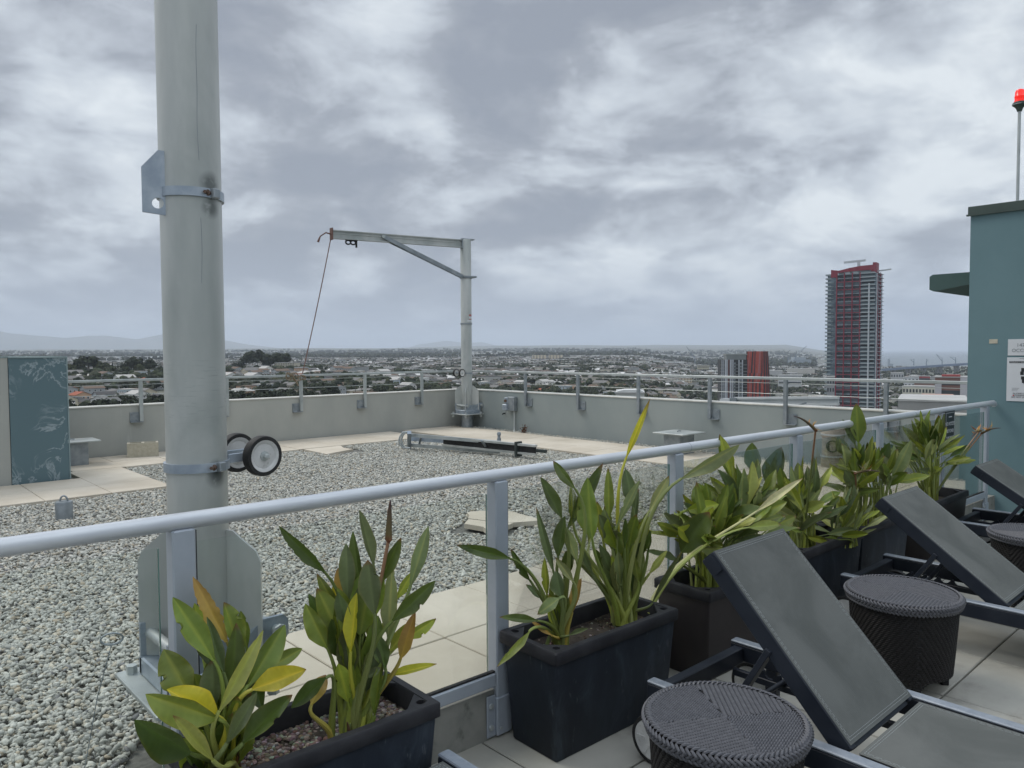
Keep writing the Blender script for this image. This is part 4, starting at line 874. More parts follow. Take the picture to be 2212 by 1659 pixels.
# plant 1 : low bushy clump, left end of nearest planter
b0 = gz(480, 1672, .38); pl = Plant('low bushy bird of paradise with yellowing leaves at the left end of the nearest planter', tuple(b0))
def PB(b, j=.03): return (b.x+rng.uniform(-j, j), b.y+rng.uniform(-j, j), b.z)
for P, T_, w, k, dr, kw in [
    ((1385, 960), (1120, 552), .062, 'g', (0, .05), {}), ((1470, 840), (1250, 420), .052, 'o', (.06, .1), dict(ragged=.25)), ((1560, 930), (1450, 585), .068, 'g', (.08, .1), {}),
    ((1420, 1290), (1705, 765), .052, 'l', (-.12, -.05), dict(fold=.6)), ((1610, 1120), (1845, 730), .075, 'g', (-.02, .05), dict(tip=.05)), ((1730, 1020), (1958, 885), .042, 'g', (.06, .1), {}),
    ((1635, 1150), (1985, 1020), .070, 'y', (-.05, -.04), dict(tip=.06)), ((1230, 1190), (1060, 890), .085, 'g', (-.05, 0), dict(midy=True)), ((1380, 1270), (1375, 960), .062, 'k', (.02, .05), {}),
    ((1412, 1340), (945, 1180), .092, 'g', (-.12, -.14), dict(bend=.16)), ((1410, 1320), (1080, 1150), .075, 'y', (-.10, -.1), dict(bend=.1)), ((1230, 1560), (868, 1345), .098, 'd', (-.14, -.2), {}), ((1380, 1610), (1120, 1320), .045, 'l', (-.22, -.22), dict(fold=.7)),
    ((1470, 1500), (1665, 1170), .045, 'k', (-.14, -.1), dict(fold=.7)), ((1575, 1500), (1895, 1185), .080, 'd', (-.10, -.04), dict(fold=.55)), ((1450, 1040), (1340, 680), .038, 'k', (0, .05), dict(fold=.6)),
    ((1500, 1180), (1530, 720), .06, 'd', (.05, .08), {}), ((1600, 880), (1560, 640), .04, 'g', (.1, .12), {}), ((1310, 900), (1260, 590), .05, 'b', (.1, .14), {}), ((1370, 1010), (1290, 760), .06, 'd', (.05, .1), {}), ((1700, 1280), (1600, 950), .07, 'd', (.05, .1), {}), ((1420, 1540), (1500, 1250), .06, 'g', (0, 0), {}), ((1500, 1400), (1330, 1200), .08, 'd', (0, -.03), {})]:
    pl.px(PB(b0), z2(*P), z2(*T_), w, k, dr=dr, **kw)
pl.fill(b0, 22, .12, .33, .15, 31, kinds='gggbdk', w=(.06, .09))
pl.done()
# plant 2 : tall clump in the middle of nearest planter
b1 = gz(770, 1580, .385); pl = Plant('tall upright bird of paradise with one reddish bud in the nearest planter', tuple(b1))
for P, T_, w, k, dr, kw in [
    ((372, 385), (78, 88), .050, 'd', (0, -.02), dict(fold=.55, ragged=.2, tip=.05)), ((500, 700), (325, 398), .04, 'g', (.05, .08), {}), ((515, 565), (462, 362), .045, 'o', (.08, .08), {}),
    ((392, 880), (250, 595), .064, 'g', (-.02, 0), {}), ((485, 820), (325, 492), .075, 'g', (.03, .05), {}), ((430, 860), (272, 530), .05, 'd', (.0, .02), {}), ((525, 590), (515, 205), .048, 'k', (.02, .04), {}), ((612, 540), (560, 125), .055, 'd', (.04, .05), {}),
    ((690, 340), (600, -15), .048, 'k', (.08, .1), {}), ((700, 660), (655, 312), .07, 'k', (-.06, -.05), {}), ((725, 470), (872, 165), .052, 'd', (.03, .05), dict(fold=.6)), ((930, 485), (1048, 92), .042, 'p', (.05, .07), {}),
    ((815, 705), (1092, 445), .056, 'd', (-.05, -.06), dict(fold=.5)), ((840, 565), (948, 385), .036, 'b', (.08, .1), {}), ((790, 810), (815, 345), .055, 'p', (.05, .08), {}), ((545, 905), (585, 525), .055, 'y', (-.06, -.05), dict(tip=.02)),
    ((800, 900), (960, 700), .045, 'b', (.06, .1), {}), ((905, 820), (1098, 690), .042, 'b', (.08, .1), {}), ((868, 950), (965, 645), .046, 'o', (-.02, 0), dict(fold=.6)), ((785, 1060), (1102, 985), .032, 'y', (.0, -.02), dict(bend=.15)), ((770, 1010), (720, 795), .048, 'd', (.0, .02), {}),
    ((640, 1080), (745, 1010), .03, 'k', (0, 0), {}), ((520, 1010), (440, 840), .05, 'o', (.0, .02), {}), ((690, 860), (700, 560), .06, 'g', (.1, .12), {}), ((480, 640), (430, 470), .03, 'y', (.1, .1), {}), ((560, 1020), (505, 905), .045, 'g', (.02, .02), {}),
    ((700, 1320), (745, 970), .05, 'g', (-.02, 0), dict(fold=.7)), ((585, 800), (560, 560), .045, 'd', (.03, .03), {})]:
    pl.px(PB(b1, .035), z3(*P), z3(*T_), w, k, dr=dr, **kw)
bb = gz(*z3(420, 1470), .385); pl.px((bb.x, bb.y, .39), z3(290, 1250), z3(385, 1055), .05, 'o', dr=(-.05, 0)); pl.px((bb.x, bb.y, .39), z3(385, 1075), z3(160, 1270), .058, 'd', dr=(-.03, -.06), fold=.6, tip=.3)
pl.flower(tuple(b1), gr(*z3(790, 180), 2.45), (gr(865, 1020, 2.5)-gr(*z3(850, 90), 2.5)), .13)
pl.fill(b1, 24, .22, .50, .10, 32, kinds='gggbkd', w=(.055, .08), lean=.3)
pl.done()
# plants in the streaked navy planter
b2 = gz(1209, 1392, .39); b3 = gz(1345, 1342, .39)
pl = Plant('small bird of paradise with arching drooping leaves beside the railing post', tuple(b2))
for P, T_, w, k, dr, kw, Z in [
    ((492, 1350), (148, 1262), .048, 'd', (-.02, -.05), dict(fold=.6, bend=.05), z6), ((625, 1490), (500, 1285), .045, 'd', (0, 0), dict(fold=.6), z6), ((830, 1085), (695, 825), .056, 'd', (.02, .05), {}, z6), ((920, 900), (778, 718), .048, 'd', (.06, .1), {}, z6),
    ((810, 1340), (855, 1075), .064, 'd', (-.05, -.04), {}, z6), ((780, 1440), (668, 1020), .036, 'k', (.03, .05), dict(fold=.6), z6), ((738, 1590), (722, 1345), .034, 'b', (0, 0), {}, z6), ((830, 1600), (798, 1430), .07, 'k', (-.05, -.05), dict(tip=.02), z6), ((905, 1500), (792, 1345), .034, 'p', (-.05, -.05), {}, z6),
    ((1895, 560), (1755, 665), .05, 'p', (-.1, -.12), dict(bend=.2), z3), ((1700, 775), (1490, 1005), .042, 'l', (-.14, -.22), dict(bend=.1, fold=.6), z3), ((1755, 705), (1508, 682), .036, 'd', (-.1, -.12), {}, z3), ((1960, 800), (2085, 755), .025, 'k', (-.1, -.1), {}, z3), ((1850, 800), (1710, 700), .022, 'o', (-.08, -.08), {}, z3),
    ((1780, 560), (1680, 470), .03, 'k', (.05, .06), {}, z3), ((930, 1370), (845, 1140), .05, 'p', (.02, .03), {}, z6), ((900, 1700), (960, 1480), .05, 'o', (.0, .02), {}, z6), ((850, 1480), (900, 1250), .05, 'd', (.03, .05), {}, z6)]:
    pl.px(PB(b2, .02), Z(*P), Z(*T_), w, k, dr=dr, **kw)
pl.fill(b2, 8, .10, .25, .08, 33)
pl.done()
pl = Plant('tall bird of paradise with broad oval leaf and tall yellow leaf above the white rail', tuple(b3))
for P, T_, w, k, dr, kw in [
    ((868, 1160), (1098, 735), .06, 'd', (0, .06), dict(fold=.5)), ((1030, 1222), (1000, 825), .098, 'g', (-.14, -.12), dict(fold=.15, midy=True, tip=.02)), ((1140, 1085), (1132, 760), .042, 'g', (.02, .04), dict(midy=True)), ((1295, 1020), (1245, 768), .058, 'k', (.04, .06), {}),
    ((1250, 700), (1405, 315), .030, 'y', (0, .05), dict(fold=.6, tip=.3, bend=.04)), ((1195, 1130), (1338, 845), .04, 'p', (0, .02), {}), ((1030, 1450), (942, 1250), .035, 'k', (-.05, -.04), dict(fold=.7)), ((1240, 1280), (1245, 1090), .036, 'd', (-.05, -.04), dict(fold=.7, curl=.4)),
    ((1610, 832), (1985, 612), .074, 'p', (-.12, -.1), dict(fold=.4, bend=-.08)), ((1400, 1045), (1527, 815), .045, 'p', (0, .03), {}), ((1400, 1450), (1515, 1300), .028, 'l', (0, 0), {}), ((1390, 1310), (1396, 1160), .026, 'd', (0, 0), {}),
    ((1100, 1230), (1060, 980), .04, 'b', (.1, .12), {}), ((1300, 1330), (1290, 1050), .04, 'g', (.1, .12), {}), ((940, 1330), (835, 1130), .055, 'k', (.05, .06), {}), ((1420, 1640), (1610, 1310), .035, 'k', (-.04, 0), dict(fold=.7)), ((1160, 1250), (1110, 1010), .05, 'g', (.1, .12), {}), ((1210, 1330), (1180, 1180), .03, 'p', (.05, .05), {}), ((1290, 1160), (1330, 900), .03, 'k', (.05, .06), {}), ((1010, 1260), (1070, 1060), .05, 'b', (.12, .12), {}), ((1330, 1500), (1300, 1330), .03, 'g', (.05, .05), {}), ((905, 1110), (890, 880), .05, 'g', (.1, .12), {})]:
    pl.px(PB(b3, .05), z6(*P), z6(*T_), w, k, dr=dr, **kw)
b4 = gz(1400, 1325, .40)
for P, T_, w, k, dr in [((480, 1045), (778, 832), .04, 'c', (.32, .5)), ((430, 1150), (640, 1130), .05, 'l', (.30, .45))]: pl.px(PB(b4, .02), z5(*P), z5(*T_), w, k, dr=dr, fold=.5, r0=.009)
pl.fill(b3, 26, .22, .52, .17, 34, kinds='dggbkp')
pl.done()
# remaining clumps : leaf by leaf from a few growth rules plus their flowers
def clump(label, cx, cy, n, hmin, hmax, spread, seed, kinds='ddggggkpbbl', extra=(), flowers=(), wid=(.05, .085)):
    global rng; old = rng; rng = random.Random(seed); pl = Plant(label, (cx, cy, .39))
    for i in range(n):
        a = rng.uniform(0, 2*pi); q = rng.random(); r = spread*(.15+.85*q); B = (cx+rng.uniform(-.09, .09), cy+rng.uniform(-.05, .05), .38)
        h = hmax-(hmax-hmin)*q*rng.uniform(.6, 1.1)-rng.random()*.08; L = rng.uniform(.15, .28); tip = V((B[0]+r*cos(a)*1.25, B[1]+r*sin(a)*.8, .38+h)); out = V((cos(a), sin(a)*.7, 0)); lean = .25+q*1.9
        d = (out*lean+V((0, 0, 1.1-q*.8))).normalized(); P = tip-d*L
        fc = (CAM-P).normalized()+V((rng.uniform(-.9, .9), rng.uniform(-.9, .9), rng.uniform(-.2, 1.0)))
        pl.leaf(B, P, tip, rng.uniform(*wid)*(1.0), rng.choice(kinds), fold=rng.uniform(.2, .65), face=fc.normalized(), bend=rng.uniform(-.1, .12), curl=rng.uniform(0, .4), tip=rng.choice((.03, .05, .12)), r0=.0055)
    for P, T_, w, k, dr, Z in extra: pl.px((cx, cy, .38), Z(*P), Z(*T_), w, k, dr=dr)
    for H, D, w in flowers:
        H3 = V(H); pl.flower((cx, cy, .38), H3, V(D), .15, w)
    pl.done(); rng = old
r3 = 3.95
clump('dense bird of paradise with dark broad leaves behind the large lounger back', 3.28, 2.10, 52, .22, .60, .44, 11, 'ddddggggkkbl', extra=[((1610, 1310), (1790, 1050), .13, 'd', (-.25, -.25), z6), ((1640, 1040), (1850, 1000), .07, 'b', (-.1, -.1), z6)])
clump('leafy bird of paradise at the right end of the brownish planter', 3.60, 2.12, 44, .26, .68, .42, 12, 'dggggkpbl', extra=[((1940, 850), (1860, 555), .07, 'b', (.0, .05), z6), ((360, 900), (240, 545), .07, 'g', (.1, .1), z5)])
H1 = gr(*z5(862, 520), 4.5); D1 = gr(*z5(715, 425), 4.45)-H1
clump('bird of paradise with a tall dark red flower head crossing the white rail', 4.38, 2.15, 52, .18, .58, .40, 13, 'ddggkpplb', flowers=[(H1, D1, False)], extra=[((470, 800), (450, 600), .10, 'd', (0, 0), z5), ((540, 860), (640, 630), .11, 'k', (0, 0), z5)], wid=(.04, .07))
clump('low bird of paradise with pale stalks spilling over the front of the middle planter', 4.68, 2.02, 30, .1, .40, .36, 14, 'gkpplb', wid=(.025, .05))
H2 = gr(*z5(1118, 800), 5.35); D2 = gr(*z5(1290, 790), 5.35)-H2
clump('bird of paradise with very tall upright leaf and faded orange flower', 5.15, 2.14, 36, .25, .64, .36, 15, 'dggkppb', flowers=[(H2, D2, True)], extra=[((1138, 600), (1125, 345), .10, 'g', (.1, .1), z5), ((1115, 610), (1035, 450), .07, 'k', (.1, .1), z5), ((1090, 700), (1005, 560), .09, 'k', (.1, .1), z5)])
clump('bird of paradise with a pale curving leaf behind the second lounger back', 5.48, 2.12, 30, .22, .60, .36, 16, 'dggkppl', extra=[((1350, 850), (1480, 585), .09, 'p', (0, 0), z5), ((1250, 760), (1340, 600), .08, 'd', (.1, .1), z5)])
H3 = gr(*zl(1365, 475), 7.0); D3 = gr(*zl(1545, 425), 6.95)-H3
clump('large pale green bird of paradise with a bright orange flower beside the teal building', 6.42, 2.12, 60, .28, .76, .46, 17, 'ddggkpplb', flowers=[(H3, D3, True), (gr(*zl(1345, 440), 7.0), gr(*zl(1270, 500), 6.9)-gr(*zl(1345, 440), 7.0), False)], wid=(.045, .08))
# small weeds at the foot of the right parapet
for k, (u, v, l) in enumerate(((1085, 925, 'spiky low weed growing at the foot of the right parapet near the corner'), (1097, 922, 'taller dark weed beside the conduit of the outlet box'), (1132, 936, 'small reddish weed right of the conduit on the gravel strip'))):
    p = gz(u, v, .11); t = thing('weed', l, 'weed', (p.x, p.y, .11), 'weeds along the right parapet'); mb = MB()
    for i in range(26 if k == 1 else 14):
        a = rng.uniform(0, 2*pi); h = rng.uniform(.06, .16)*(1.9 if k == 1 else 1); e = V((cos(a)*rng.uniform(.3, .9), sin(a)*rng.uniform(.3, .9), 1)).normalized(); c = rng.choice([(.04, .05, .02), (.09, .07, .03), (.12, .08, .04)] if k < 2 else [(.14, .05, .03), (.1, .06, .03)]); mb.col = c
        b = V((p.x+rng.uniform(-.06, .06), p.y+rng.uniform(-.04, .04), .11)); mb.tube([b, b+e*h], [.004, .0015], 4)
        for q in (.5, .75, 1): s_ = V((rng.uniform(-1, 1), rng.uniform(-1, 1), rng.uniform(-.4, .6)))*.022; m_ = b+e*h*q; mb.add([m_, m_+s_, m_+s_*1.4+V((0, 0, .012)), m_+V((0, 0, .014))], [(0, 1, 2, 3)])
    mb.build('leaves', MT['tree'], t)
# ================================================================== CITY
def proj(p):
    q = V(p)-CAM; d = q.dot(FW); return (CX+FPX*q.dot(RT)/d, CY-FPX*q.dot(UP)/d)
TBL = [[(0, -60), (250, -52), (420, -37), (520, -33), (900, -22), (1100, -24), (1400, -32), (2200, -33), (3500, -24), (6000, -8), (9000, 28), (12000, 62), (15000, 85), (20000, 100)],
       [(0, -66), (300, -56), (600, -45), (900, -40), (1500, -34), (3000, -27), (6000, -8), (9000, 28), (12000, 62), (13500, 75), (15500, 128), (20000, 120)],
       [(0, -70), (3000, -68), (5000, -60), (7500, -30), (11000, 20), (13500, 50), (15500, 112), (20000, 100)],
       [(0, -70), (3600, -70), (4100, -74), (20000, -80)]]
def tz(x, y):
    d = hypot(x, y); ph = math.degrees(HEAD-atan2(y, x)); ph = (ph+180) % 360-180
    v = [np.interp(d, *zip(*t)) for t in TBL]; s = np.interp(ph, [-170, -12, -4, 9, 15, 20, 24, 60, 170], [0, 0, 1, 1, 2, 2, 3, 3, 0]); i = min(int(s), 2); f = s-i
    z = v[i]*(1-f)+v[i+1]*f
    if d > 700: z += (4+d*.0009)*mnoise.noise((x*.0011, y*.0011, 3))*(1 if ph < 12 else .25)
    if d > 12000 and ph < 20: z += 22*mnoise.noise((x*.0006, y*.0006, 7))
    return float(z)
def city_ground():
    mb = MB(); A = [RAD(a) for a in np.concatenate([np.arange(-180, -40, 10), np.arange(-40, 40, 1.), np.arange(40, 180, 10)])]; D = list(np.geomspace(25, 21000, 70))
    n = len(A); vs = [(0, 0, -60)]
    for d in D:
        for a in A: x, y = d*cos(HEAD-a), d*sin(HEAD-a); vs.append((x, y, tz(x, y)))
    fs = [(0, 1+(i+1) % n, 1+i) for i in range(n)]
    for j in range(len(D)-1):
        for i in range(n): a = 1+j*n+i; b = 1+j*n+(i+1) % n; fs.append((a, b, b+n, a+n))
    mb.add(vs, fs)
    m = mat('city_ground', (.075, .085, .06), (.13, .13, .11), .02, .95, lo=.35, hi=.65, c3=(.18, .175, .16), s3=.05, lo3=.55, hi3=.7)
    struct('city_ground', mb, m, smooth=True)
    mb = MB(); mb.add([(-60000, -60000, -71.5), (60000, -60000, -71.5), (60000, 60000, -71.5), (-60000, 60000, -71.5)], [(0, 1, 2, 3)])
    m, nt, bs = newmat('bay_water'); bs.inputs['Base Color'].default_value = (.05, .08, .10, 1); bs.inputs['Roughness'].default_value = .35; struct('bay_water', mb, m)
    # mountain ridges on the left
    def ridge(pr, dist, name, depth, zb):
        mb = MB(); vs = []; m = 0
        us = np.linspace(pr[0][0], pr[-1][0], 150); 
        for u in us:
            v = np.interp(u, [p[0] for p in pr], [p[1] for p in pr])+.6*mnoise.noise((u*.05, 1, 1)); 
            for k, f in ((-1, 0), (-.6, .45), (-.25, .82), (0, 1.), (.5, .6), (1, 0)):
                dd = dist+depth*k; p = gr(u, 760, dd); top = gr(u, v, dist).z; vs.append((p.x, p.y, zb+(top-zb)*f*(1+.06*mnoise.noise((u*.03, k*3, 5)) if 0 < f < 1 else 1)))
        fs = [(i*6+j, i*6+j+1, i*6+7+j, i*6+6+j) for i in range(len(us)-1) for j in range(5)]
        mb.add(vs, fs); struct(name, mb, mat(name+'_scrub', (.07, .08, .06), (.11, .11, .085), .002, .95), smooth=True)
    ridge([(-260, 735), (-120, 718), (-30, 711), (0, 715), (23, 720), (68, 724), (146, 730), (194, 725), (228, 725), (257, 728), (296, 733), (353, 722), (420, 719), (470, 732), (540, 745), (640, 756), (700, 770)], 24000, 'mountains', 2500, 0)
    ridge([(820, 770), (900, 745), (965, 736), (1010, 741), (1040, 739), (1080, 748), (1150, 756), (1200, 770)], 27500, 'far_mountains', 1500, 0)
city_ground()
WALLS = [('white', (.60, .60, .57)), ('cream', (.52, .47, .36)), ('grey', (.34, .36, .37)), ('tan', (.40, .32, .24)), ('pale blue', (.38, .44, .48)), ('peach', (.48, .32, .22))]
ROOFS = [('grey', (.17, .165, .16)), ('brown', (.15, .11, .085)), ('dark', (.07, .07, .07)), ('light', (.42, .41, .39)), ('terracotta', (.30, .10, .06))]
def house_mesh(mb, w, l, h, rt, rh, wc, rc, win=True, T=None):
    mb.T = T; mb.col = wc; a, b = w/2, l/2; mb.box((-a, -b, -4), (a, b, h)); e = .5; mb.col = rc
    if rt == 'flat': mb.box((-a-.2, -b-.2, h+.01), (a+.2, b+.2, h+.5))
    elif rt == 'gable':
        mb.add([(-a-e, -b-e, h-.1), (a+e, -b-e, h-.1), (a+e, b+e, h-.1), (-a-e, b+e, h-.1), (0, -b-e, h+rh), (0, b+e, h+rh)], [(0, 4, 5, 3), (1, 2, 5, 4)])
        mb.col = wc; mb.add([(-a, -b-.02, h), (a, -b-.02, h), (0, -b-.02, h+rh*.9), (-a, b+.02, h), (a, b+.02, h), (0, b+.02, h+rh*.9)], [(0, 1, 2), (3, 5, 4)])
    else: mb.add([(-a-e, -b-e, h-.1), (a+e, -b-e, h-.1), (a+e, b+e, h-.1), (-a-e, b+e, h-.1), (0, -b+a*.8, h+rh), (0, b-a*.8, h+rh)], [(0, 1, 4), (1, 2, 5, 4), (2, 3, 5), (3, 0, 4, 5), (0, 3, 2, 1)])
    if win:
        for s in (-1, 1):
            for z in ([.9] if h < 4.5 else [.9, 3.7]):
                for k in (-.55, 0, .55):
                    for dark, g, pz in (((.62, .61, .58), .75, .03), ((.05, .06, .07), .55, .06)):
                        mb.col = dark; x = a*k; mb.add([(x-g, s*(b+pz), z+.55-g), (x+g, s*(b+pz), z+.55-g), (x+g, s*(b+pz), z+.6+g), (x-g, s*(b+pz), z+.6+g)], [(0, 1, 2, 3) if s < 0 else (3, 2, 1, 0)])
                        y = b*k; mb.add([(s*(a+pz), y-g, z+.55-g), (s*(a+pz), y+g, z+.55-g), (s*(a+pz), y+g, z+.6+g), (s*(a+pz), y-g, z+.6+g)], [(0, 1, 2, 3) if s > 0 else (3, 2, 1, 0)])
    mb.T = None; mb.col = None
HP = []
for wn_, wc in WALLS:
    for k in range(3):
        rn, rc = rng.choice(ROOFS[:4]) if wn_ != 'peach' or k else ROOFS[4]; rt = ('gable', 'hip', 'flat')[k]; mb = MB(); w_, l_, h_ = rng.uniform(8, 10), rng.uniform(11, 16), rng.choice((3.3, 3.3, 5.9))
        house_mesh(mb, w_, l_, h_, rt, rng.uniform(1.8, 2.6), wc, rc)
        if rng.random() < .6: house_mesh(mb, 5, 6, 2.8, 'gable' if rt != 'flat' else 'flat', 1.5, wc, rc, False, Matrix.Translation((w_/2+1.5, -l_*.2, 0)) @ Matrix.Rotation(pi/2, 4, 'Z'))
        me = mb.build('house', MT['city']); HP.append((me.data, wn_, rn, rt)); bpy.data.objects.remove(me)
def tree_mesh(seed, w, h, kind):
    r = random.Random(seed); mb = MB(); g0 = (.034, .042, .026) if kind == 'dark' else (.060, .070, .036) if kind == 'green' else (.075, .078, .045)
    mb.tube([(0, 0, -2), (0, 0, h*.3), (.2, .1, h*.62)], [.32, .25, .12], 6, cols=[(.08, .06, .045)]*3)
    for k in range(5): a = r.uniform(0, 6.3); mb.tube([(0, 0, h*r.uniform(.25, .4)), (cos(a)*w*.3, sin(a)*w*.3, h*.65)], [.14, .05], 5, cols=[(.08, .06, .045)]*2)
    blobs = [(V((r.uniform(-1, 1)*w*.34, r.uniform(-1, 1)*w*.34, h*r.uniform(.4, .82))), r.uniform(.16, .3)*w) for _ in range(9)]
    if kind == 'cone': blobs = [(V((0, 0, h*(.25+.1*i))), w*.38*(1-.11*i)) for i in range(8)]; g0 = (.03, .042, .026)
    for c, q in blobs:
        for _ in range(60):
            d = V((r.gauss(0, 1), r.gauss(0, 1), r.gauss(0, .8))).normalized(); p = c+d*q*r.uniform(.65, 1.08); s = w*r.uniform(.05, .10)
            n_ = (d+V((r.uniform(-.6, .6), r.uniform(-.6, .6), r.uniform(-.3, .9)))).normalized(); x = n_.orthogonal().normalized(); y = n_.cross(x); f = r.uniform(.6, 1.5)
            mb.col = tuple(v*f for v in g0); mb.add([p-x*s-y*s*.6, p+x*s-y*s*.5, p+x*s*.6+y*s, p-x*s*.7+y*s*.7], [(0, 1, 2, 3)])
    mb.col = None; o = mb.build('tree', MT['tree']); me = o.data; bpy.data.objects.remove(o); return me
TP = [(tree_mesh(1, 11, 11, 'dark'), 'dark rounded tree'), (tree_mesh(2, 9, 8, 'green'), 'green bushy tree'), (tree_mesh(3, 14, 13, 'dark'), 'broad dark tree'), (tree_mesh(4, 5, 12, 'cone'), 'narrow conical tree'), (tree_mesh(5, 10, 7, 'pale'), 'low olive coloured tree'), (tree_mesh(6, 12, 10, 'green'), 'wide green tree')]
def palm():
    mb = MB(); mb.tube([(0, 0, -1), (0, 0, 13)], [.3, .2], 6, cols=[(.11, .09, .07)]*2)
    for k in range(16):
        a = k*2*pi/16+.1; e = V((cos(a), sin(a), 0)); s = V((-e.y, e.x, 0)); q = .5*(k % 3)-.2; mb.col = (.035, .05, .025)
        mb.add([V((0, 0, 13))-s*.15, V((0, 0, 13))+s*.15, V((0, 0, 13.7+q))+e*1.4+s*.4, V((0, 0, 13.7+q))+e*1.4-s*.4, V((0, 0, 12.3+q))+e*2.7], [(0, 1, 2, 3), (3, 2, 4)])
    mb.col = None; o = mb.build('palm', MT['tree']); me = o.data; bpy.data.objects.remove(o); return me
TP.append((palm(), 'tall thin palm'))
def zone(u):
    for lim, s in ((165, 'near the teal block'), (350, 'left of the near mast'), (655, 'between near mast and rope'), (830, 'just right of the rope'), (1015, 'left of the far mast'), (1140, 'just right of the far mast'), (1255, 'below the twin beige blocks'), (1385, 'right of the twin beige blocks'), (1555, 'left of the striped red tower'), (1780, 'between the two red towers'), (9999, 'right of the tall red tower')):
        if u < lim: return s
def parline(u): return 885.2-.0417*u if u < 1018 else 842+.0505*(u-1040)
SPEC = []      # keep-out discs (x,y,r)
def blockers(x, y): return any(hypot(x-a, y-b) < r for a, b, r in SPEC)
# ---------------------------------------------------------------- named buildings
cityw = {}
def cm(c, k=.1):
    if c not in cityw: cityw[c] = mat('facade', c, tuple(v*(1-k) for v in c), .15, .8)
    return cityw[c]
DK = (.05, .06, .07)
def building(u0, u1, vt, dist, label, col, depth=15, floors=4, cols=6, yaw=0., roof=(.35, .35, .34), cat='building', win=True, name='apartment_building', zb=None, base_drop=3, band=False):
    p0, p1 = gr(u0, vt, dist), gr(u1, vt, dist); c = (p0+p1)/2; ex = (p1-p0).normalized(); ex.z = 0; ex = (Matrix.Rotation(yaw, 3, 'Z') @ ex).normalized(); w = (p1-p0).length; ey = V((-ex.y, ex.x, 0)); 
    if ey.dot(V((c.x, c.y, 0))) < 0: ey = -ey
    z1 = c.z; z0 = (tz(c.x, c.y) if zb is None else zb)-base_drop; z0 = min(z0, z1-4)
    t = thing(name, label, cat, (c.x, c.y, z0)); SPEC.append((c.x+ey.x*depth/2, c.y+ey.y*depth/2, max(w, depth)*.6))
    T = Matrix((ex, ey, V((0, 0, 1)))).transposed().to_4x4(); T.translation = V((c.x, c.y, 0))
    mb = MB(); mb.T = T; mb.box((-w/2, 0, z0), (w/2, depth, z1)); mb.build('walls', cm(col), t)
    mb = MB(); mb.T = T; mb.box((-w/2-.2, -.2, z1+.01), (w/2+.2, depth+.2, z1+.6)); mb.build('roof', cm(roof), t)
    H = z1-z0-base_drop
    if win:
        fh = max(H/floors, 2.6)
        for f in range(floors):
            z = z1-fh*(f+.75)
            if z < z0: break
            if band or cols*floors > 90:
                mb = MB(); mb.T = T; mb.box((-w/2*.94, -.12, z), (w/2*.94, -.02, z+fh*.45)); mb.build('window_band', cm(DK), t)
            else:
                for k in range(cols):
                    x = -w/2+w*(k+.5)/cols; mb = MB(); mb.T = T; mb.box((x-w/cols*.26, -.12, z), (x+w/cols*.26, -.02, z+fh*.45)); mb.build('window', cm(DK), t)
    return t, T, w, z0, z1
building(593, 638, 784, 1060, 'cream five storey apartment block on the hill just left of the rope', (.50, .46, .37), 18, 5, 8, RAD(-25))
building(536, 583, 791, 1080, 'low pale grey block with wide bands left of the cream apartment block', (.40, .41, .40), 16, 2, 6, RAD(12), band=True)
building(553, 599, 815, 830, 'long pale yellow house with a row of windows under the grey block', (.55, .47, .25), 9, 1, 8)
building(503, 528, 818, 800, 'small yellow house at the right edge of the tall mast', (.55, .45, .24), 8, 1, 3)
t, T, w, z0, z1 = building(672, 713, 829, 760, 'white mission style church with a raised centre right of the rope', (.66, .66, .64), 12, 1, 4, name='church')
mb = MB(); mb.T = T; mb.box((-w*.12, -1, z1), (w*.12, 5, z1+3.5)); mb.prism([(-.6, z1+3.4), (.6, z1+3.4), (0, z1+6)], (0, -.5, 0), (1, 0, 0), (0, 0, 1), 1.5); mb.build('bell_gable', cm((.66, .66, .64)), t)
t, T, w, z0, z1 = building(738, 774, 821, 840, 'grey hall with shiny solar roof between the rope and the far mast', (.38, .38, .35), 14, 1, 5, name='hall')
mb = MB(); mb.T = T; mb.prism([(-1, z1+.7), (8, z1+4.6), (8, z1+4.9), (-1, z1+1)], (0, 0, 0), (0, 1, 0), (0, 0, 1), w*1.02); mb.build('solar_roof', mat('solar', (.30, .36, .42), (.5, .52, .5), .4, .3), t)
building(244, 269, 833, 905, 'peach house with terracotta roof left of the tall mast', (.52, .33, .22), 10, 1, 4, roof=(.30, .09, .05), name='house', cat='house')
for (u0, u1, v, d, rt, l) in ((198, 236, 862, 520, 'gable', 'white bungalow with wide dark gable just above the stained parapet'), (231, 254, 866, 515, 'gable', 'small white steep gabled cottage above the stained parapet'), (280, 319, 860, 545, 'flat', 'white two storey flat roofed house left of the tall mast'), (178, 202, 871, 505, 'flat', 'low white flat garage beside the teal block')):
    p0, p1 = gr(u0, v, d), gr(u1, v, d); c = (p0+p1)/2; w = (p1-p0).length*.8; mb = MB(); house_mesh(mb, w, 10, 4.5 if rt == 'flat' and d > 520 else 3.2, rt, 2.4, (.62, .62, .60), (.2, .2, .19), True, Matrix.Translation((c.x, c.y, c.z-3.2)) @ Matrix.Rotation(HEAD-pi/2+rng.uniform(-.3, .3), 4, 'Z'))
    o = mb.build('house', MT['city'], None, loc=(c.x, c.y, c.z-3.2)); tag(o, l, 'house'); SPEC.append((c.x, c.y, 12))
for u0, u1, s in ((1149, 1177, 'left'), (1185, 1213, 'right')): building(u0, u1, 767, 2700, 'distant beige high rise, %s one of the twin blocks behind the parapet' % s, (.66, .57, .43), 18, 9, 4, RAD(-15), band=False, zb=-30)
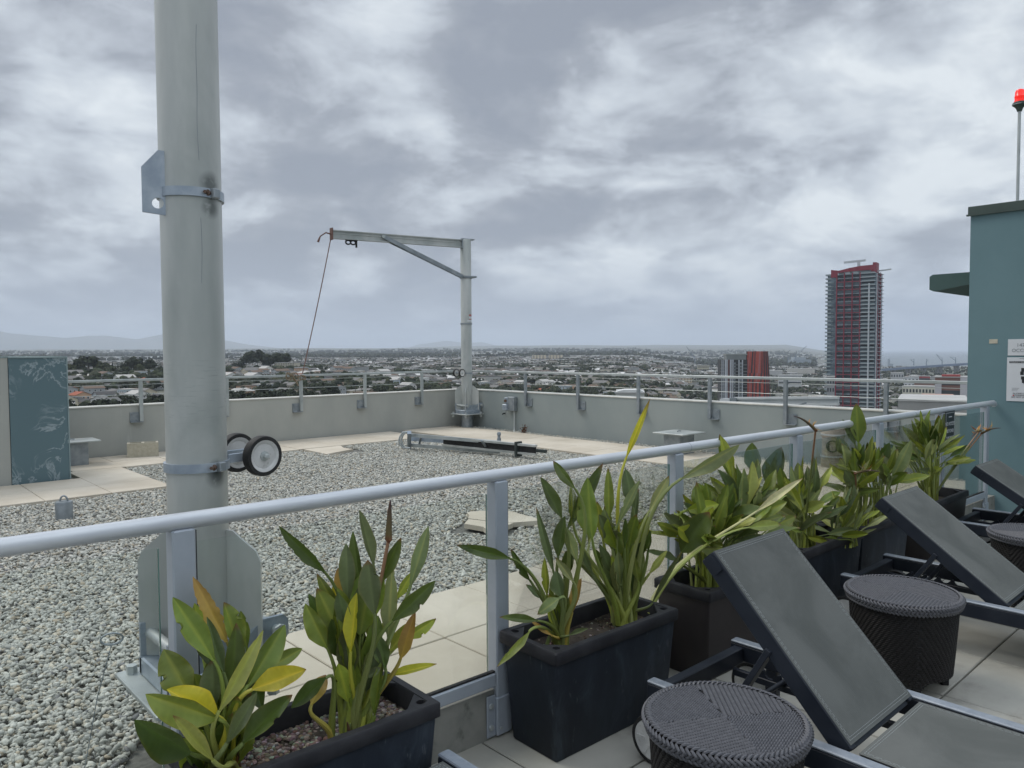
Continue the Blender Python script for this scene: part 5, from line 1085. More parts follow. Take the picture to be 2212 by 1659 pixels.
for u0, u1, v, l in ((1240, 1307, 778, 'long white office row right of the twin beige blocks'), (1336, 1390, 778, 'long white low building left of the first harbour crane'), (1394, 1428, 779, 'white warehouse next to the long white low building'), (1440, 1478, 781, 'pale warehouse directly left of the first harbour crane')): building(u0, u1, v, 2500, l, (.80, .81, .80), 30, 2, 8, zb=-30, name='warehouse')
building(1416, 1436, 815, 1400, 'small coral red apartment block under the harbour crane', (.60, .13, .10), 14, 4, 1, win=False)
building(1437, 1495, 817, 1420, 'long tan apartment block right of the coral red one', (.55, .45, .32), 14, 3, 9)
building(1339, 1378, 814, 1420, 'ochre low block with red end left of the coral red block', (.60, .50, .24), 14, 3, 7); building(1322, 1338, 815, 1400, 'small brick red block left of the ochre block', (.30, .10, .07), 12, 2, 3)
building(1506, 1532, 789, 2300, 'pale yellow square block left of the striped building', (.46, .42, .30), 25, 3, 5, band=True, zb=-50)
building(1681, 1732, 810, 1450, 'white framed low building between the two red towers', (.56, .57, .57), 20, 2, 12, band=True, zb=-62)
building(1640, 1690, 801, 2100, 'long flat pale shed between the two red towers', (.45, .45, .44), 40, 1, 3, win=False, zb=-62, name='shed'); building(1700, 1760, 797, 2300, 'long cream shed left of the tall red tower', (.50, .48, .44), 40, 1, 3, win=False, zb=-62, name='shed')
building(1986, 2009, 813, 1500, 'deep red low building below the bridge', (.32, .05, .06), 20, 2, 4, band=True, zb=-66); building(1924, 1952, 806, 1700, 'grey and white harbour building right of the tall red tower', (.46, .47, .48), 30, 2, 5, zb=-66); building(1953, 1985, 815, 1500, 'pale grey harbour office below the bridge', (.50, .52, .54), 20, 2, 4, zb=-66)
building(1949, 2020, 836, 620, 'cream apartment complex with small dark windows right of the tall red tower', (.56, .55, .47), 16, 8, 10, RAD(-8), zb=-68, band=False)
building(1975, 2018, 828, 760, 'brown roofed apartments behind the cream complex', (.30, .20, .18), 16, 3, 6, zb=-68)
t, T, w, z0, z1 = building(2020, 2092, 816, 480, 'brown brick block with pale side panels next to the teal building', (.20, .11, .095), 20, 10, 8, zb=-68, band=True)
for a, b, dz in ((-.5, -.30, 3.5), (.26, .5, -.2)): mb = MB(); mb.T = T; mb.box((w*a, -.6, z0), (w*b, -.13, z1-dz)); mb.build('side_panel', cm((.47, .46, .49)), t)
mb = MB(); mb.T = T; mb.box((-w*.3, 1, z1+.6), (w*.26, 8, z1+1.6)); mb.build('red_parapet', cm((.33, .07, .07)), t)
building(1786, 1803, 815, 560, 'slim grey striped block in front of the tall red tower', (.30, .31, .32), 12, 9, 3, zb=-68)
t, T, w, z0, z1 = building(1330, 1392, 851, 330, 'flat concrete roof with white skylight just beyond the right parapet', (.42, .43, .41), 30, 2, 6, zb=-66, win=False)
mb = MB(); mb.T = T; mb.prism([(-w*.5, z1+.65), (w*.5, z1+.65), (w*.36, z1+1.7), (-w*.2, z1+1.75), (-w*.42, z1+1.2)], (0, 6, 0), (1, 0, 0), (0, 0, 1), 10); mb.build('skylight', cm((.62, .63, .62)), t)
building(1940, 2092, 868, 260, 'flat white roofed building low behind the right parapet', (.30, .30, .29), 30, 2, 6, roof=(.42, .42, .41), zb=-68, win=False)
building(1990, 2060, 860, 330, 'building with a faded salmon roof behind the right parapet', (.45, .3, .25), 20, 2, 6, roof=(.42, .24, .19), zb=-68, win=False)
# steeple
p = gr(1447, 806, 1500); t = thing('steeple', 'thin white church steeple right of the twin beige blocks', 'church', (p.x, p.y, p.z)); mb = MB(); mb.lathe([(3, -20), (3, 1), (1.2, 2), (.1, 11)], (p.x, p.y, p.z), 8); mb.build('spire', cm((.66, .66, .65)), t)
# red tower
def red_tower():
    D = 653; c = gr(1838, 700, D); tC = V((-c.x, -c.y, 0)).normalized(); rt = V((-tC.y, tC.x, 0)); th = RAD(13); ex = rt*cos(th)+tC*sin(th); ey = V((-ex.y, ex.x, 0))
    if ey.dot(tC) > 0: ey = -ey
    W, Dp = 35.5, 24; zb = -70; zt_ = gr(1838, 592, D).z
    t = thing('residential_tower', 'tall glass tower with a red frame grid and stacked white balconies', 'tower', (c.x, c.y, zb))
    T = Matrix((ex, ey, V((0, 0, 1)))).transposed().to_4x4(); T.translation = V((c.x, c.y, 0)); SPEC.append((c.x, c.y, 45))
    nb = lambda: setattr(m := MB(), 'T', T) or m
    a = W/2; fh = 3.05; nfl = int((zt_-zb)/fh)
    mb = nb(); mb.box((-a, 0, zb), (a, Dp, zt_)); mg, nt, bs = newmat('tower_glass'); f = noise(nt, .22, 3, .5, (1, 1, 1.6)); nt.links.new(mixc(nt, ramp(nt, f, .35, .65), (.06, .085, .105), (.15, .20, .235)), bs.inputs['Base Color']); bs.inputs['Roughness'].default_value = .25; mb.build('glass_core', mg, t)
    RED = mat('tower_red', (.19, .028, .048), (.23, .035, .055), .2, .6); WH = mat('tower_white', (.40, .44, .47), (.47, .5, .53), .2, .6); DW = cm((.03, .036, .045)); LG = cm((.26, .31, .33)); DB = cm((.10, .13, .15))
    X = lambda f: -a+W*f
    for k in range(nfl):
        z = zb+fh*(k+1)
        mb = nb(); mb.box((X(.69), -1.3, z-.25), (X(.995), -.02, z+.12)); mb.build('balcony', WH, t); mb = nb(); mb.box((X(.72), -1.3, z+.121), (X(.99), -1.22, z+.95)); mb.build('balcony_rail', cm((.20, .25, .27)), t)
        mb = nb(); mb.box((X(-.045), -.5, z-.2), (X(.13), -.03, z+.12)); mb.box((X(-.045), -.029, z-.2), (X(-.001), 12, z+.12)); mb.box((X(-.045), -.5, z+.12), (X(.08), -.45, z+.9)); mb.build('balcony', LG, t)
        mb = nb(); mb.box((a+.03, 4, z-.2), (a+1.6, 12, z+.15)); mb.box((a+1.5, 14, z-.2), (a+.03, 23, z+.15)); mb.build('side_balcony', WH, t)
        mb = nb(); mb.box((X(.205), -.12, z-fh*.72), (X(.66), -.02, z-fh*.2)); 
        for q in (.25, .40, .56): mb.box((X(q), -.25, z-fh*.8), (X(q+.035), -.121, z-fh*.12))
        mb.build('window_band', DW if (k*7) % 5 > 1 else DB if False else cm((.09, .11, .13)), t)
        mb = nb(); mb.box((X(.71), -.12, z-fh*.75), (X(.97), -.02, z-fh*.15)); mb.build('window_band', DB if k % 4 else DW, t)
        mb = nb(); mb.box((X(.205), -.35, z-.2), (X(.66), -.125, z)); mb.build('floor_slab', WH if k % 2 else LG, t)
        if k % 2 == 0 and k < nfl-2:
            j = k//2 % 3; mb = nb(); mb.box((X(.19), -.6, z-.05), (X(.68), -.36, z+.55)); mb.build('red_beam', RED, t)
    for q in (.185, .345, .51, .672): mb = nb(); mb.box((X(q), -.75, zb), (X(q+.022), -.02, zt_+1)); mb.build('red_column', RED, t)
    mb = nb(); mb.box((X(.855), -1.5, zb), (X(.885), -.03, zt_-8)); mb.build('white_column', WH, t)
    mb = nb(); mb.box((a+.01, 1.0, zb), (a+.5, 3.2, zt_)); mb.build('white_column', WH, t)
    for y0, y1 in ((3.6, 4.4), (13, 15)): mb = nb(); mb.box((a+.01, y0, zb), (a+.8, y1, zt_+1)); mb.build('red_column', RED, t)
    for k in range(0, nfl, 2): mb = nb(); mb.box((a+.02, 4.41, zb+fh*k+2), (a+.4, 12.9, zb+fh*k+3.2)); mb.build('red_panel', RED, t)
    mb = nb(); pr = [(X(.07), zt_-2), (X(.2), zt_-2), (X(.22), zt_+1.4), (X(.45), zt_+2.0), (X(.7), zt_+2.2), (X(.9), zt_+2.3), (X(.9), zt_), (X(1.0), zt_), (X(1.0), zt_+6.2), (X(.7), zt_+5.9), (X(.45), zt_+4.8), (X(.24), zt_+3.2), (X(.07), zt_+4.2)]
    mb.prism(pr, (0, -.2, 0), (1, 0, 0), (0, 0, 1), .8); mb.box((X(.93), .3, zt_), (X(1.), 10, zt_+8)); mb.build('red_crown', RED, t)
    mb = nb(); mb.box((X(.22), .5, zt_), (X(.9), 14, zt_+3.4)); mb.build('penthouse', LG, t)
    for q in (.35, .52): mb = nb(); mb.box((X(q), .1, zt_+.1), (X(q+.12), .49, zt_+3)); mb.build('roof_louvre', WH, t)
    mb = nb(); mb.beam((X(.3), 6, zt_+10), (X(.75), 6, zt_+10.6), 1.2, 1.6); mb.box((X(.58), 5.4, zt_+3.9), (X(.64), 6.6, zt_+9.9)); mb.build('cleaning_crane', WH, t)
    mb = nb(); mb.beam((X(.95), 4, zt_+1.2), (X(1.28), 4, zt_+2.2), .8, 1.1); mb.build('roof_jib', WH, t)
red_tower()
def striped():
    D = 730; t = None
    def fr(u0, u1, th):
        c = gr((u0+u1)/2, 780, D); tC = V((-c.x, -c.y, 0)).normalized(); rt = V((-tC.y, tC.x, 0)); ex = rt*cos(th)+tC*sin(th); ey = V((-ex.y, ex.x, 0)); ey = -ey if ey.dot(tC) > 0 else ey
        T = Matrix((ex, ey, V((0, 0, 1)))).transposed().to_4x4(); T.translation = V((c.x, c.y, 0)); return c, T, (u1-u0)/FPX*D*1.02
    c, T, W = fr(1560, 1612, RAD(-8)); zb = -70; zt_ = gr(1580, 777, D).z; SPEC.append((c.x, c.y, 30))
    t = thing('striped_building', 'grey slab block with black and white vertical fins left of the slanted red tower', 'building', (c.x, c.y, zb))
    def nb(T=T): m = MB(); m.T = T; return m
    DG = cm((.045, .048, .05)); WH = cm((.52, .54, .58)); GR = cm((.22, .24, .24)); PK = cm((.16, .08, .08))
    mb = nb(); mb.box((-W/2, 0, zb), (W/2, 24, zt_)); mb.build('core', DG, t)
    mb = nb(); mb.box((-W/2+5, .5, zt_), (W/2, 20, zt_+4.4)); mb.build('roof_storey', GR, t); mb = nb(); mb.box((-W/2+4.6, .1, zt_+4.41), (W/2, 20.5, zt_+5.4)); mb.build('roof_slab', cm((.30, .32, .31)), t)
    for f0, f1, m_ in ((.02, .05, WH), (.08, .10, WH), (.14, .20, WH), (.21, .25, WH), (.27, .32, PK), (.34, .40, WH), (.43, .47, WH), (.66, .70, WH), (.79, .83, WH)):
        mb = nb(); mb.box((-W/2+W*f0, -.8, zb), (-W/2+W*f1, -.02, zt_-(0 if f0 < .5 else .2))); mb.build('fin', m_, t)
    for k in range(24):
        z = zt_-5-3.05*k; mb = nb(); mb.box((-W/2+W*.48, -1.2, z), (W/2-.5, -.03, z+.35)); mb.box((-W/2-1., -.7, z), (-W/2+W*.13, -.04, z+.3)); mb.build('balcony', cm((.34, .36, .36)), t)
        mb = nb(); mb.box((-W/2+W*.72, -.14, z+.9), (-W/2+W*.78, -.02, z+2.4)); mb.box((-W/2+W*.50, -.14, z+.9), (-W/2+W*.55, -.02, z+2.4)); mb.build('window_pair', cm((.30, .34, .36)), t)
    c, T2, W = fr(1607, 1655, RAD(14)); z1 = gr(1630, 759, D).z
    t = thing('slanted_red_tower', 'red tower with slanted dark stripes bulging toward its middle, beside the grey finned block', 'building', (c.x, c.y, zb)); SPEC.append((c.x, c.y, 30))
    lv = [(z1, -.36, .30, .44), (z1-20, -.46, .32, .50), (z1-28, -.49, .32, .52), (z1-42, -.5, .32, .54), (z1-75, -.46, .31, .50)]
    RD = mat('cladding_red', (.34, .055, .04), (.40, .075, .055), .3, .6); BK = mat('cladding_dark', (.055, .035, .04), rough=.6); R2 = mat('cladding_rose', (.33, .12, .12), rough=.6)
    mb = nb(T2); vs = []; 
    for z, a, b, d in lv: vs += [(a*W, .3, z), (b*W, 0, z), (d*W, 9, z), (a*W, 16, z)]
    fs = [(i*4+j, i*4+(j+1) % 4, i*4+4+(j+1) % 4, i*4+4+j) for i in range(len(lv)-1) for j in range(4)]+[(3, 2, 1, 0)]; mb.add(vs, [tuple(reversed(f)) for f in fs[:-1]]+[(0, 1, 2, 3)]); mb.build('core', RD, t)
    r = random.Random(4)
    for i in range(len(lv)-1):
        za, aa, ba, da = lv[i]; zc, ac, bc, dc = lv[i+1]; q = .03+.05*(i % 2)
        while q < .97:
            w_ = r.uniform(.05, .10); sl = r.uniform(-.03, .09)*(1 if i < 2 else .2); mm = BK if r.random() < .75 else R2
            f = lambda q_, a, b: a*W+(b-a)*W*q_
            mb = nb(T2); mb.add([(f(q+sl, aa, ba), .3*(1-q)-.25, za), (f(min(.99, q+w_+sl), aa, ba), .3*(1-q)-.25, za), (f(min(.99, q+w_), ac, bc), .3*(1-q)-.25, zc), (f(q, ac, bc), .3*(1-q)-.25, zc)], [(3, 2, 1, 0)]); mb.build('dark_stripe', mm, t); q += w_+r.uniform(.06, .16)
        for q in (.12, .45, .75):
            mb = nb(T2); g = lambda s, b, d: (b*W+(d-b)*W*s+.35, 9*s-.12); s0, s1 = q, q+.17
            A, B_, C_, D_ = g(s0, ba, da), g(s1, ba, da), g(s1, bc, dc), g(s0, bc, dc); mb.add([(A[0], A[1], za), (B_[0], B_[1], za), (C_[0], C_[1], zc), (D_[0], D_[1], zc)], [(3, 2, 1, 0)]); mb.build('dark_stripe', BK, t)
striped()
# harbour cranes, ship, bridge
def crane(u, v, d, ut, vt, label, u2=None, v2=None):
    b = gr(u, v, d); t = thing('harbour_crane', label, 'crane', (b.x, b.y, b.z)); m = cm((.14, .18, .23)); k = d/FPX; tip = gr(ut, vt, d)
    mb = MB(); mb.tube([(b.x, b.y, b.z-10*k), b+V((0, 0, 8*k))], [1.3*k, .7*k], 6); mb.build('tower', m, t); piv = b+V((0, 0, 7*k))
    mb = MB(); mb.tube([piv, tip], [.7*k, .35*k], 6); mb.build('jib', m, t); mb = MB(); mb.tube([b+V((0, 0, 12*k)), tip], .25*k, 5); mb.tube([b+V((0, 0, 8*k)), b+V((0, 0, 13*k))], .5*k, 5); mb.build('stay', m, t)
crane(1501, 782, 3300, 1482, 748, 'lattice harbour crane with jib raised to the left, left of the striped building')
crane(1718, 778, 3600, 1743, 747, 'tallest harbour crane with long jib raised right between the red towers'); crane(1702, 783, 3600, 1714, 765, 'small harbour crane left of the grey ship')
for u, v, ut, vt, l in ((1974, 790, 1966, 777, 'leftmost thin crane above the bridge'), (2001, 790, 2006, 777, 'second thin crane above the bridge, leaning right'), (2035, 788, 2022, 765, 'tallest crane above the bridge, leaning left'), (2064, 787, 2052, 771, 'rightmost thin crane above the bridge')): crane(u, v, 3900, ut, vt, l)
t = thing('ship', 'grey hull of a large ship in dock between the two red towers', 'ship', tuple(gr(1727, 790, 3600))); mb = MB(); a, b = gr(1707, 782, 3600), gr(1747, 782, 3650)
mb.beam(a, b, 40, 22); mb.build('hull', cm((.26, .30, .34)), t); mb = MB(); mb.beam(a.lerp(b, .12)+V((0, 0, 17)), a.lerp(b, .75)+V((0, 0, 17)), 25, 12); mb.build('deckhouse', cm((.33, .37, .40)), t)
t = thing('ship', 'small grey warship silhouette at the left foot of the bridge', 'ship', tuple(gr(1918, 800, 3600))); mb = MB(); a, b = gr(1912, 795, 3600), gr(1937, 795, 3600); mb.beam(a, b, 20, 14); mb.build('hull', cm((.25, .30, .35)), t); mb = MB(); mb.beam(a.lerp(b, .3), a.lerp(b, .3)+V((0, 0, 40)), 6, 8, up=(1, 0, 0)); mb.beam(a.lerp(b, .2)+V((0, 0, 12)), a.lerp(b, .7)+V((0, 0, 12)), 12, 12); mb.build('superstructure', cm((.28, .33, .38)), t)
t = thing('bridge', 'long grey road bridge on tall piers crossing behind the teal building', 'bridge', tuple(gr(1990, 812, 2550)))
mb = MB(); pts = [gr(u, v, 2550) for u, v in ((1880, 803), (1906, 799), (1950, 795.5), (2000, 792), (2050, 788.6), (2095, 786), (2200, 780))]
for i in range(len(pts)-1): mb.beam(pts[i], pts[i+1], 14, 6.5)
mb.build('deck', cm((.15, .20, .29)), t)
for u, vt_, vb in ((1928, 799, 813), (1961.8, 797, 812), (1994.6, 795, 814), (2030, 793, 817), (2066, 790, 814)):
    mb = MB(); b = gr(u, vb+4, 2550); tp = gr(u, vt_, 2550); e = gr(u+4, vt_, 2550)-tp
    for s in (-.75, .75): mb.beam(V((b.x, b.y, b.z))+e*s, tp+e*s*1.15, 5, 4, up=(1, 0, 0))
    mb.beam(tp-e*1.9, tp+e*1.9, 4, 4); mb.build('pier', cm((.15, .15, .16)), t)
p = gr(242, 762, 7500); t = thing('water_tower', 'tiny pale water tower on the distant ridge left of the tall mast', 'water tower', tuple(p)); mb = MB(); mb.lathe([(7, -30), (7, 0), (16, 8), (16, 22), (3, 30)], p, 12); mb.build('tank', cm((.6, .6, .6)), t)
# roads
def road(pts, w, name):
    mb = MB(); P = [V((x, y, tz(x, y)+1.2)) for x, y in pts]; vs = []
    for i, p in enumerate(P): d = (P[min(i+1, len(P)-1)]-P[max(i-1, 0)]); d.z = 0; d.normalize(); s = V((-d.y, d.x, 0))*w/2; vs += [p-s, p+s]
    mb.add(vs, [(2*i, 2*i+1, 2*i+3, 2*i+2) for i in range(len(P)-1)]); struct(name, mb, mat('asphalt_pale', (.30, .30, .29), (.36, .35, .33), .1, .9))
def rp(L): return [(gr(u, 780, d).x, gr(u, 780, d).y) for u, d in L]
road(rp([(1150, 950), (1250, 900), (1350, 900), (1450, 930), (1530, 1000), (1560, 1150), (1550, 1350), (1530, 1700), (1560, 2100)]), 26, 'freeway')
road(rp([(1480, 850), (1600, 1000), (1700, 1050), (1760, 900), (1790, 700)]), 22, 'freeway_ramp'); road(rp([(1560, 1900), (1700, 1800), (1850, 1700), (2000, 1750), (2100, 1800)]), 24, 'coast_road')
# ---------------------------------------------------------------- houses & trees
cand = []; r = random.Random(21)
ca, sa = cos(RAD(8)), sin(RAD(8))
for i in range(-60, 320):
    for j in range(-60, 320):
        gx_, gy_ = i*15.5, j*27.+(6 if (j % 2) else 0)
        if i % 9 == 0 or j % 6 == 0: 
            if r.random() < .8: continue
        x, y = gx_*ca-gy_*sa+r.uniform(-2, 2), gx_*sa+gy_*ca+r.uniform(-3, 3); d = hypot(x, y)
        if d < 430 or d > 3300: continue
        ph = math.degrees(HEAD-atan2(y, x))
        if abs(ph) > 36 or (ph > 23 and d > 2300): continue
        if ph > 13 and r.random() < .6: continue
        cand.append((d, x, y, ph))
cand.sort(); nind = 0; far = []; rots = [RAD(8), RAD(98), RAD(188), RAD(278)]
for d, x, y, ph in cand:
    if blockers(x, y): continue
    z = tz(x, y); u, v = proj((x, y, z+6))
    if v > parline(u)-1 or u < 120 or u > 2120: continue
    if 350 < u < 490: continue
    if nind < 290:
        me, wn_, rn, rt = r.choice(HP); o = bpy.data.objects.new('house', me); COL.objects.link(o); o.location = (x, y, z); o.rotation_euler.z = r.choice(rots)+r.uniform(-.05, .05); s = r.uniform(.9, 1.15); o.scale = (s, s, s)
        tag(o, '%s house with %s %s roof %s' % (wn_, rn, rt, zone(u)), 'house', 'town houses beyond the parapets'); nind += 1
    else: far.append((x, y, z, d, u))
mb = MB()
for x, y, z, d, u in far:
    wc = r.choice([(.58, .58, .56), (.48, .46, .40), (.30, .31, .31), (.26, .23, .19), (.40, .40, .38)]); rc = r.choice([(.15, .145, .14), (.13, .10, .085), (.22, .21, .2), (.08, .08, .08), (.55, .55, .54)]); big = r.random() < .06
    house_mesh(mb, r.uniform(8, 11)*(2 if big else 1), r.uniform(10, 16)*(2 if big else 1), 3.4 if not big else 7, r.choice(('hip', 'gable', 'gable', 'flat')) if not big else 'flat', 2.2, wc, rc, False, Matrix.Translation((x, y, z)) @ Matrix.Rotation(r.choice(rots), 4, 'Z'))
n1 = len(far)
for k in range(9000):      # farther districts, larger pale buildings
    d = 3300*(7800/3300)**r.random()*1.0; ph = RAD(r.uniform(-36, 36)); x, y = d*cos(HEAD-ph), d*sin(HEAD-ph); 
    if math.degrees(ph) > 22.5 and d > 3500: continue
    if mnoise.noise((x*.0012, y*.0012, 9)) < -.05: continue
    z = tz(x, y); s = (d/3300)**.5; w_ = r.uniform(9, 20)*s; wc = r.choice([(.62, .63, .63), (.36, .36, .35), (.24, .24, .24), (.62, .62, .61), (.20, .18, .16)]); mb.T = Matrix.Translation((x, y, z)) @ Matrix.Rotation(r.choice(rots), 4, 'Z'); mb.col = wc; h = r.uniform(3.5, 7)*s; mb.box((-w_/2, -w_*.4, -3), (w_/2, w_*.4, h)); mb.col = r.choice([(.36, .36, .35), (.2, .19, .18), (.12, .115, .11)]); mb.add([(-w_/2, -w_*.4, h+.3), (w_/2, -w_*.4, h+.3), (w_/2, w_*.4, h+.3), (-w_/2, w_*.4, h+.3)], [(0, 1, 2, 3)])
mb.T = None; mb.col = None; tag(mb.build('distant_houses', MT['city']), 'mass of tiny pale distant houses filling the plain to the horizon', 'houses', kind='stuff'); print('houses', nind, n1)
# special tree groups on the hill
tn = 0
def put_tree(u, v, d, k, s, lab=None, h=None):
    global tn
    p = gr(u, v, d); z = tz(p.x, p.y) if h is None else p.z; o = bpy.data.objects.new('tree' if k < 6 else 'palm_tree', TP[k][0]); COL.objects.link(o); o.location = (p.x, p.y, z); o.rotation_euler.z = r.uniform(0, 6); o.scale = (s, s, s*r.uniform(.9, 1.1))
    tag(o, (lab or '%s in the town %s' % (TP[k][1], zone(u))), 'tree', 'trees in the town beyond the parapets'); tn += 1; return o
for u, v, s in ((533, 792, 1.2), (545, 792, 1.7), (556, 792, 1.6), (568, 793, 1.5), (575, 795, 1.1), (588, 795, 1.2), (600, 793, 1.5), (611, 792, 1.6), (520, 797, 1.0), (508, 799, .9), (628, 800, .8), (645, 803, .9)): put_tree(u, v, 1110, 2 if s > 1.1 else 0, s, 'large dark eucalyptus on the hilltop between the tall mast and the rope', h=1)
for u in range(152, 352, 13): put_tree(u+r.uniform(-3, 3), r.uniform(800, 812), r.uniform(930, 1000), r.choice((0, 2, 2, 5, 3)), r.uniform(.8, 1.45), None, h=1)
for u in range(152, 352, 30): put_tree(u+r.uniform(-3, 3), r.uniform(800, 812), r.uniform(860, 900), r.choice((0, 1, 5)), r.uniform(.6, 1.1), None, h=1)
pos = []
for k in range(60000):
    d = 440*(3300/440)**r.random(); ph = RAD(r.uniform(-36, 36)); x, y = d*cos(HEAD-ph), d*sin(HEAD-ph)
    if mnoise.noise((x*.006, y*.006, 2)) < -.25+.2*r.random(): continue
    if any(hypot(x-a, y-b) < q*.75 for a, b, q in SPEC): continue
    pos.append((d, x, y))
pos.sort(); far = []
for d, x, y in pos:
    z = tz(x, y); u, v = proj((x, y, z+8))
    if v > parline(u)-1 or u < 120 or u > 2120 or 350 < u < 490: continue
    if r.random() < (.66 if d < 1500 else .42): continue
    if tn < 285:
        k = r.choice((0, 0, 1, 1, 2, 3, 4, 5, 6)); o = bpy.data.objects.new('tree' if k < 6 else 'palm_tree', TP[k][0]); COL.objects.link(o); s = r.uniform(.4, .85); o.location = (x, y, z); o.rotation_euler.z = r.uniform(0, 6); o.scale = (s, s, s)
        tag(o, '%s in the town %s' % (TP[k][1], zone(u)), 'tree', 'trees in the town beyond the parapets'); tn += 1
    else: far.append((x, y, z, d))
far = far[:21000]
for k in range(7000):
    d = 3300*(9500/3300)**r.random(); ph = RAD(r.uniform(-36, 22)); x, y = d*cos(HEAD-ph), d*sin(HEAD-ph)
    if mnoise.noise((x*.0012, y*.0012, 9)) > .25*r.random(): continue
    far.append((x, y, tz(x, y), -d))
len_far = len(far); print('trees', tn, len(far))
q = np.random.default_rng(5); nb_ = 4; F = np.array(far); n = len(F)*nb_
ico = np.array([(-1, 1.618, 0), (1, 1.618, 0), (-1, -1.618, 0), (1, -1.618, 0), (0, -1, 1.618), (0, 1, 1.618), (0, -1, -1.618), (0, 1, -1.618), (1.618, 0, -1), (1.618, 0, 1), (-1.618, 0, -1), (-1.618, 0, 1)])/1.9
fc = np.array([(0, 11, 5), (0, 5, 1), (0, 1, 7), (0, 7, 10), (0, 10, 11), (1, 5, 9), (5, 11, 4), (11, 10, 2), (10, 7, 6), (7, 1, 8), (3, 9, 4), (3, 4, 2), (3, 2, 6), (3, 6, 8), (3, 8, 9), (4, 9, 5), (2, 4, 11), (6, 2, 10), (8, 6, 7), (9, 8, 1)])
sz = np.repeat(q.uniform(1.8, 4.2, len(F))*np.where(F[:, 3] < 0, 2.4, 1), nb_); ctr = np.repeat(F[:, :3], nb_, 0)+np.stack([q.normal(0, 1, n)*sz*.75, q.normal(0, 1, n)*sz*.75, sz*q.uniform(.5, 1.6, n)], 1)
vv = ico[None]*(1+q.uniform(-.35, .35, (n, 12, 1)))*(sz*q.uniform(.55, .9, n))[:, None, None]+ctr[:, None]
base = np.array([(.022, .030, .018), (.036, .046, .024), (.030, .036, .024), (.05, .054, .034)])[np.repeat(q.choice(4, len(F)), nb_)]*q.uniform(.7, 1.3, (n, 1))
o = npmesh('distant_trees', vv.reshape(-1, 3), (fc[None]+12*np.arange(n)[:, None, None]).reshape(-1, 3), np.repeat(base, 12, 0), MT['tree']); tag(o, 'mass of small dark trees between the distant houses', 'trees', kind='stuff')
# own building below the roof
mb = MB(); mb.box((-12, -25, -75), (XR+.19, YL+.19, -.31)); mb.box((XR+.22, 2.5, -75), (13.5, 11, -.6)); t = mb.build('building_body', MT['conc2']); tag(t, kind='structure')
# haze
mb = MB(); mb.box((-34000, -34000, -73), (34000, 34000, 900)); m = bpy.data.materials.new('haze_air'); m.use_nodes = True; nt = m.node_tree; nt.nodes.clear()
ou = N(nt, 'ShaderNodeOutputMaterial'); pv = N(nt, 'ShaderNodeVolumePrincipled'); pv.inputs['Color'].default_value = (.80, .88, 1, 1); pv.inputs['Density'].default_value = 6e-5; nt.links.new(pv.outputs[0], ou.inputs['Volume'])
h = mb.build('haze', m); tag(h, kind='stuff')
# ================================================================== LIGHT & SKY
w = bpy.data.worlds.new('World'); sc.world = w; w.use_nodes = True; nt = w.node_tree
bg = nt.nodes['Background']; out = nt.nodes['World Output']
SUN_EL, SUN_AZ = RAD(52), HEAD+RAD(70)             # up-left, slightly ahead of the viewer's shoulder
sky = N(nt, 'ShaderNodeTexSky', sky_type='NISHITA', sun_disc=False, sun_elevation=SUN_EL, sun_rotation=pi/2-SUN_AZ, altitude=60, air_density=1, dust_density=2)
nt.links.new(sky.outputs[0], bg.inputs[0]); bg.inputs[1].default_value = .06
tc = N(nt, 'ShaderNodeTexCoord'); nv = N(nt, 'ShaderNodeVectorMath', operation='NORMALIZE'); nt.links.new(tc.outputs['Generated'], nv.inputs[0])
sp = N(nt, 'ShaderNodeSeparateXYZ'); nt.links.new(nv.outputs[0], sp.inputs[0]); zz = mth(nt, 'MAXIMUM', sp.outputs[2], 0.)
den = mth(nt, 'ADD', zz, .38); cb = N(nt, 'ShaderNodeCombineXYZ')
nt.links.new(mth(nt, 'DIVIDE', sp.outputs[0], den), cb.inputs[0]); nt.links.new(mth(nt, 'DIVIDE', sp.outputs[1], den), cb.inputs[1]); nt.links.new(mth(nt, 'MULTIPLY', zz, 1.6), cb.inputs[2])
def wn(scale, det, rough, off, dist=0.):
    mp = N(nt, 'ShaderNodeMapping'); nt.links.new(cb.outputs[0], mp.inputs[0]); mp.inputs['Location'].default_value = off
    n = N(nt, 'ShaderNodeTexNoise'); n.inputs['Scale'].default_value = scale; n.inputs['Detail'].default_value = det; n.inputs['Roughness'].default_value = rough; n.inputs['Distortion'].default_value = dist
    nt.links.new(mp.outputs[0], n.inputs['Vector']); return n.outputs['Fac']
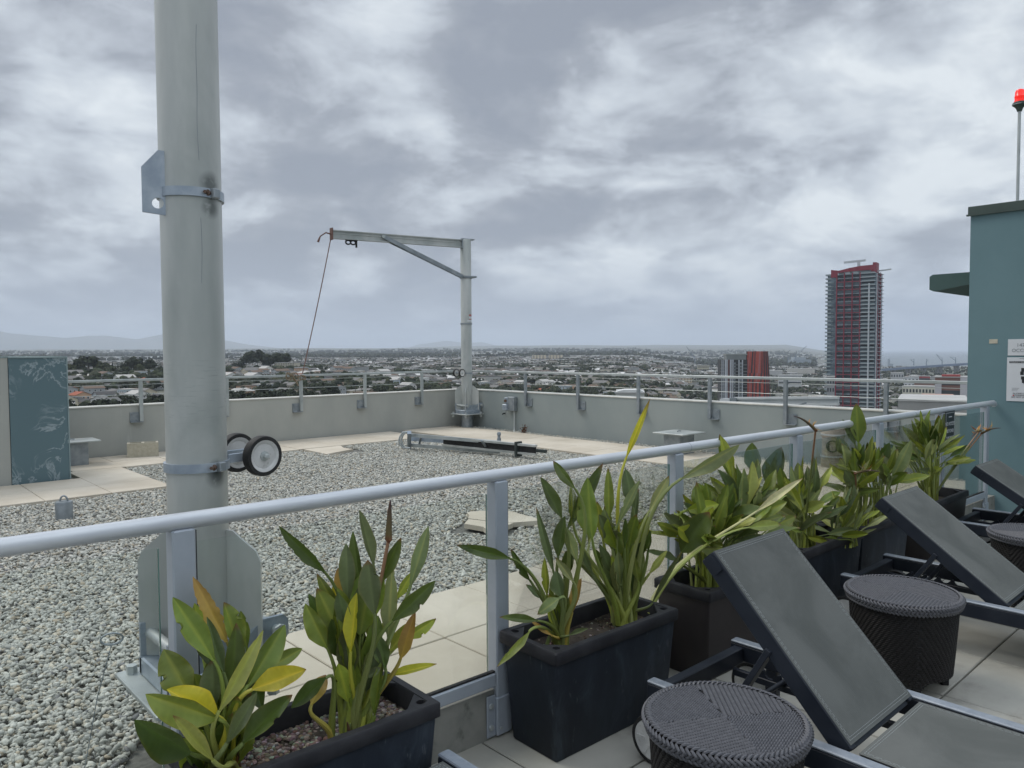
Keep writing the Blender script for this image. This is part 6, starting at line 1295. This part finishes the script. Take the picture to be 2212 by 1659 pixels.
a = wn(1.25, 3, .5, (3.3, 1.2, 0)); b = wn(3.4, 7, .52, (7.1, 2.4, 1), .35); c = wn(8, 7, .6, (1, 9, 2), .3)
bs_ = ramp(nt, b, .28, .72)
s = mth(nt, 'ADD', mth(nt, 'MULTIPLY', a, .48), mth(nt, 'ADD', mth(nt, 'MULTIPLY', bs_, .25), mth(nt, 'MULTIPLY', c, .27)))
cr = N(nt, 'ShaderNodeValToRGB'); nt.links.new(s, cr.inputs[0]); el = cr.color_ramp.elements
el[0].position = .36; el[0].color = (.285, .315, .37, 1); el[1].position = .63; el[1].color = (.76, .81, .845, 1)
for p, cc in ((.43, (.345, .375, .425)), (.485, (.46, .50, .555)), (.54, (.575, .625, .68)), (.59, (.67, .72, .765))): e = el.new(p); e.color = c4(cc)
hz = ramp(nt, zz, .16, .0); col = mixc(nt, mth(nt, 'MULTIPLY', hz, .75), cr.outputs[0], (.36, .42, .53))
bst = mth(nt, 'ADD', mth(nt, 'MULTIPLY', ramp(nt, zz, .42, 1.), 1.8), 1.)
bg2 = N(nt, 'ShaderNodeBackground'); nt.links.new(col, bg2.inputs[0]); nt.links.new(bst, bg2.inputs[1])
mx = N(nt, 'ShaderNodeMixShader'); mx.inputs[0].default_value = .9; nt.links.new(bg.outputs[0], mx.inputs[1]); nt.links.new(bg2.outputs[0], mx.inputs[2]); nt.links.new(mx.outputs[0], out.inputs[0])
ld = bpy.data.lights.new('sun', 'SUN'); lo = bpy.data.objects.new('sun', ld); COL.objects.link(lo); ld.energy = 1.35; ld.angle = RAD(22); ld.color = (1, .94, .85)
lo.rotation_euler = V((cos(SUN_AZ)*cos(SUN_EL), sin(SUN_AZ)*cos(SUN_EL), sin(SUN_EL))).to_track_quat('Z', 'Y').to_euler()
sc.view_settings.view_transform = 'Standard'; sc.view_settings.look = 'None'; sc.view_settings.exposure = .2; sc.view_settings.gamma = 1
sc.cycles.use_denoising = True; sc.cycles.max_bounces = 8; sc.cycles.transparent_max_bounces = 16; sc.cycles.volume_bounces = 1
sc.cycles.use_adaptive_sampling = True; sc.cycles.adaptive_threshold = .01
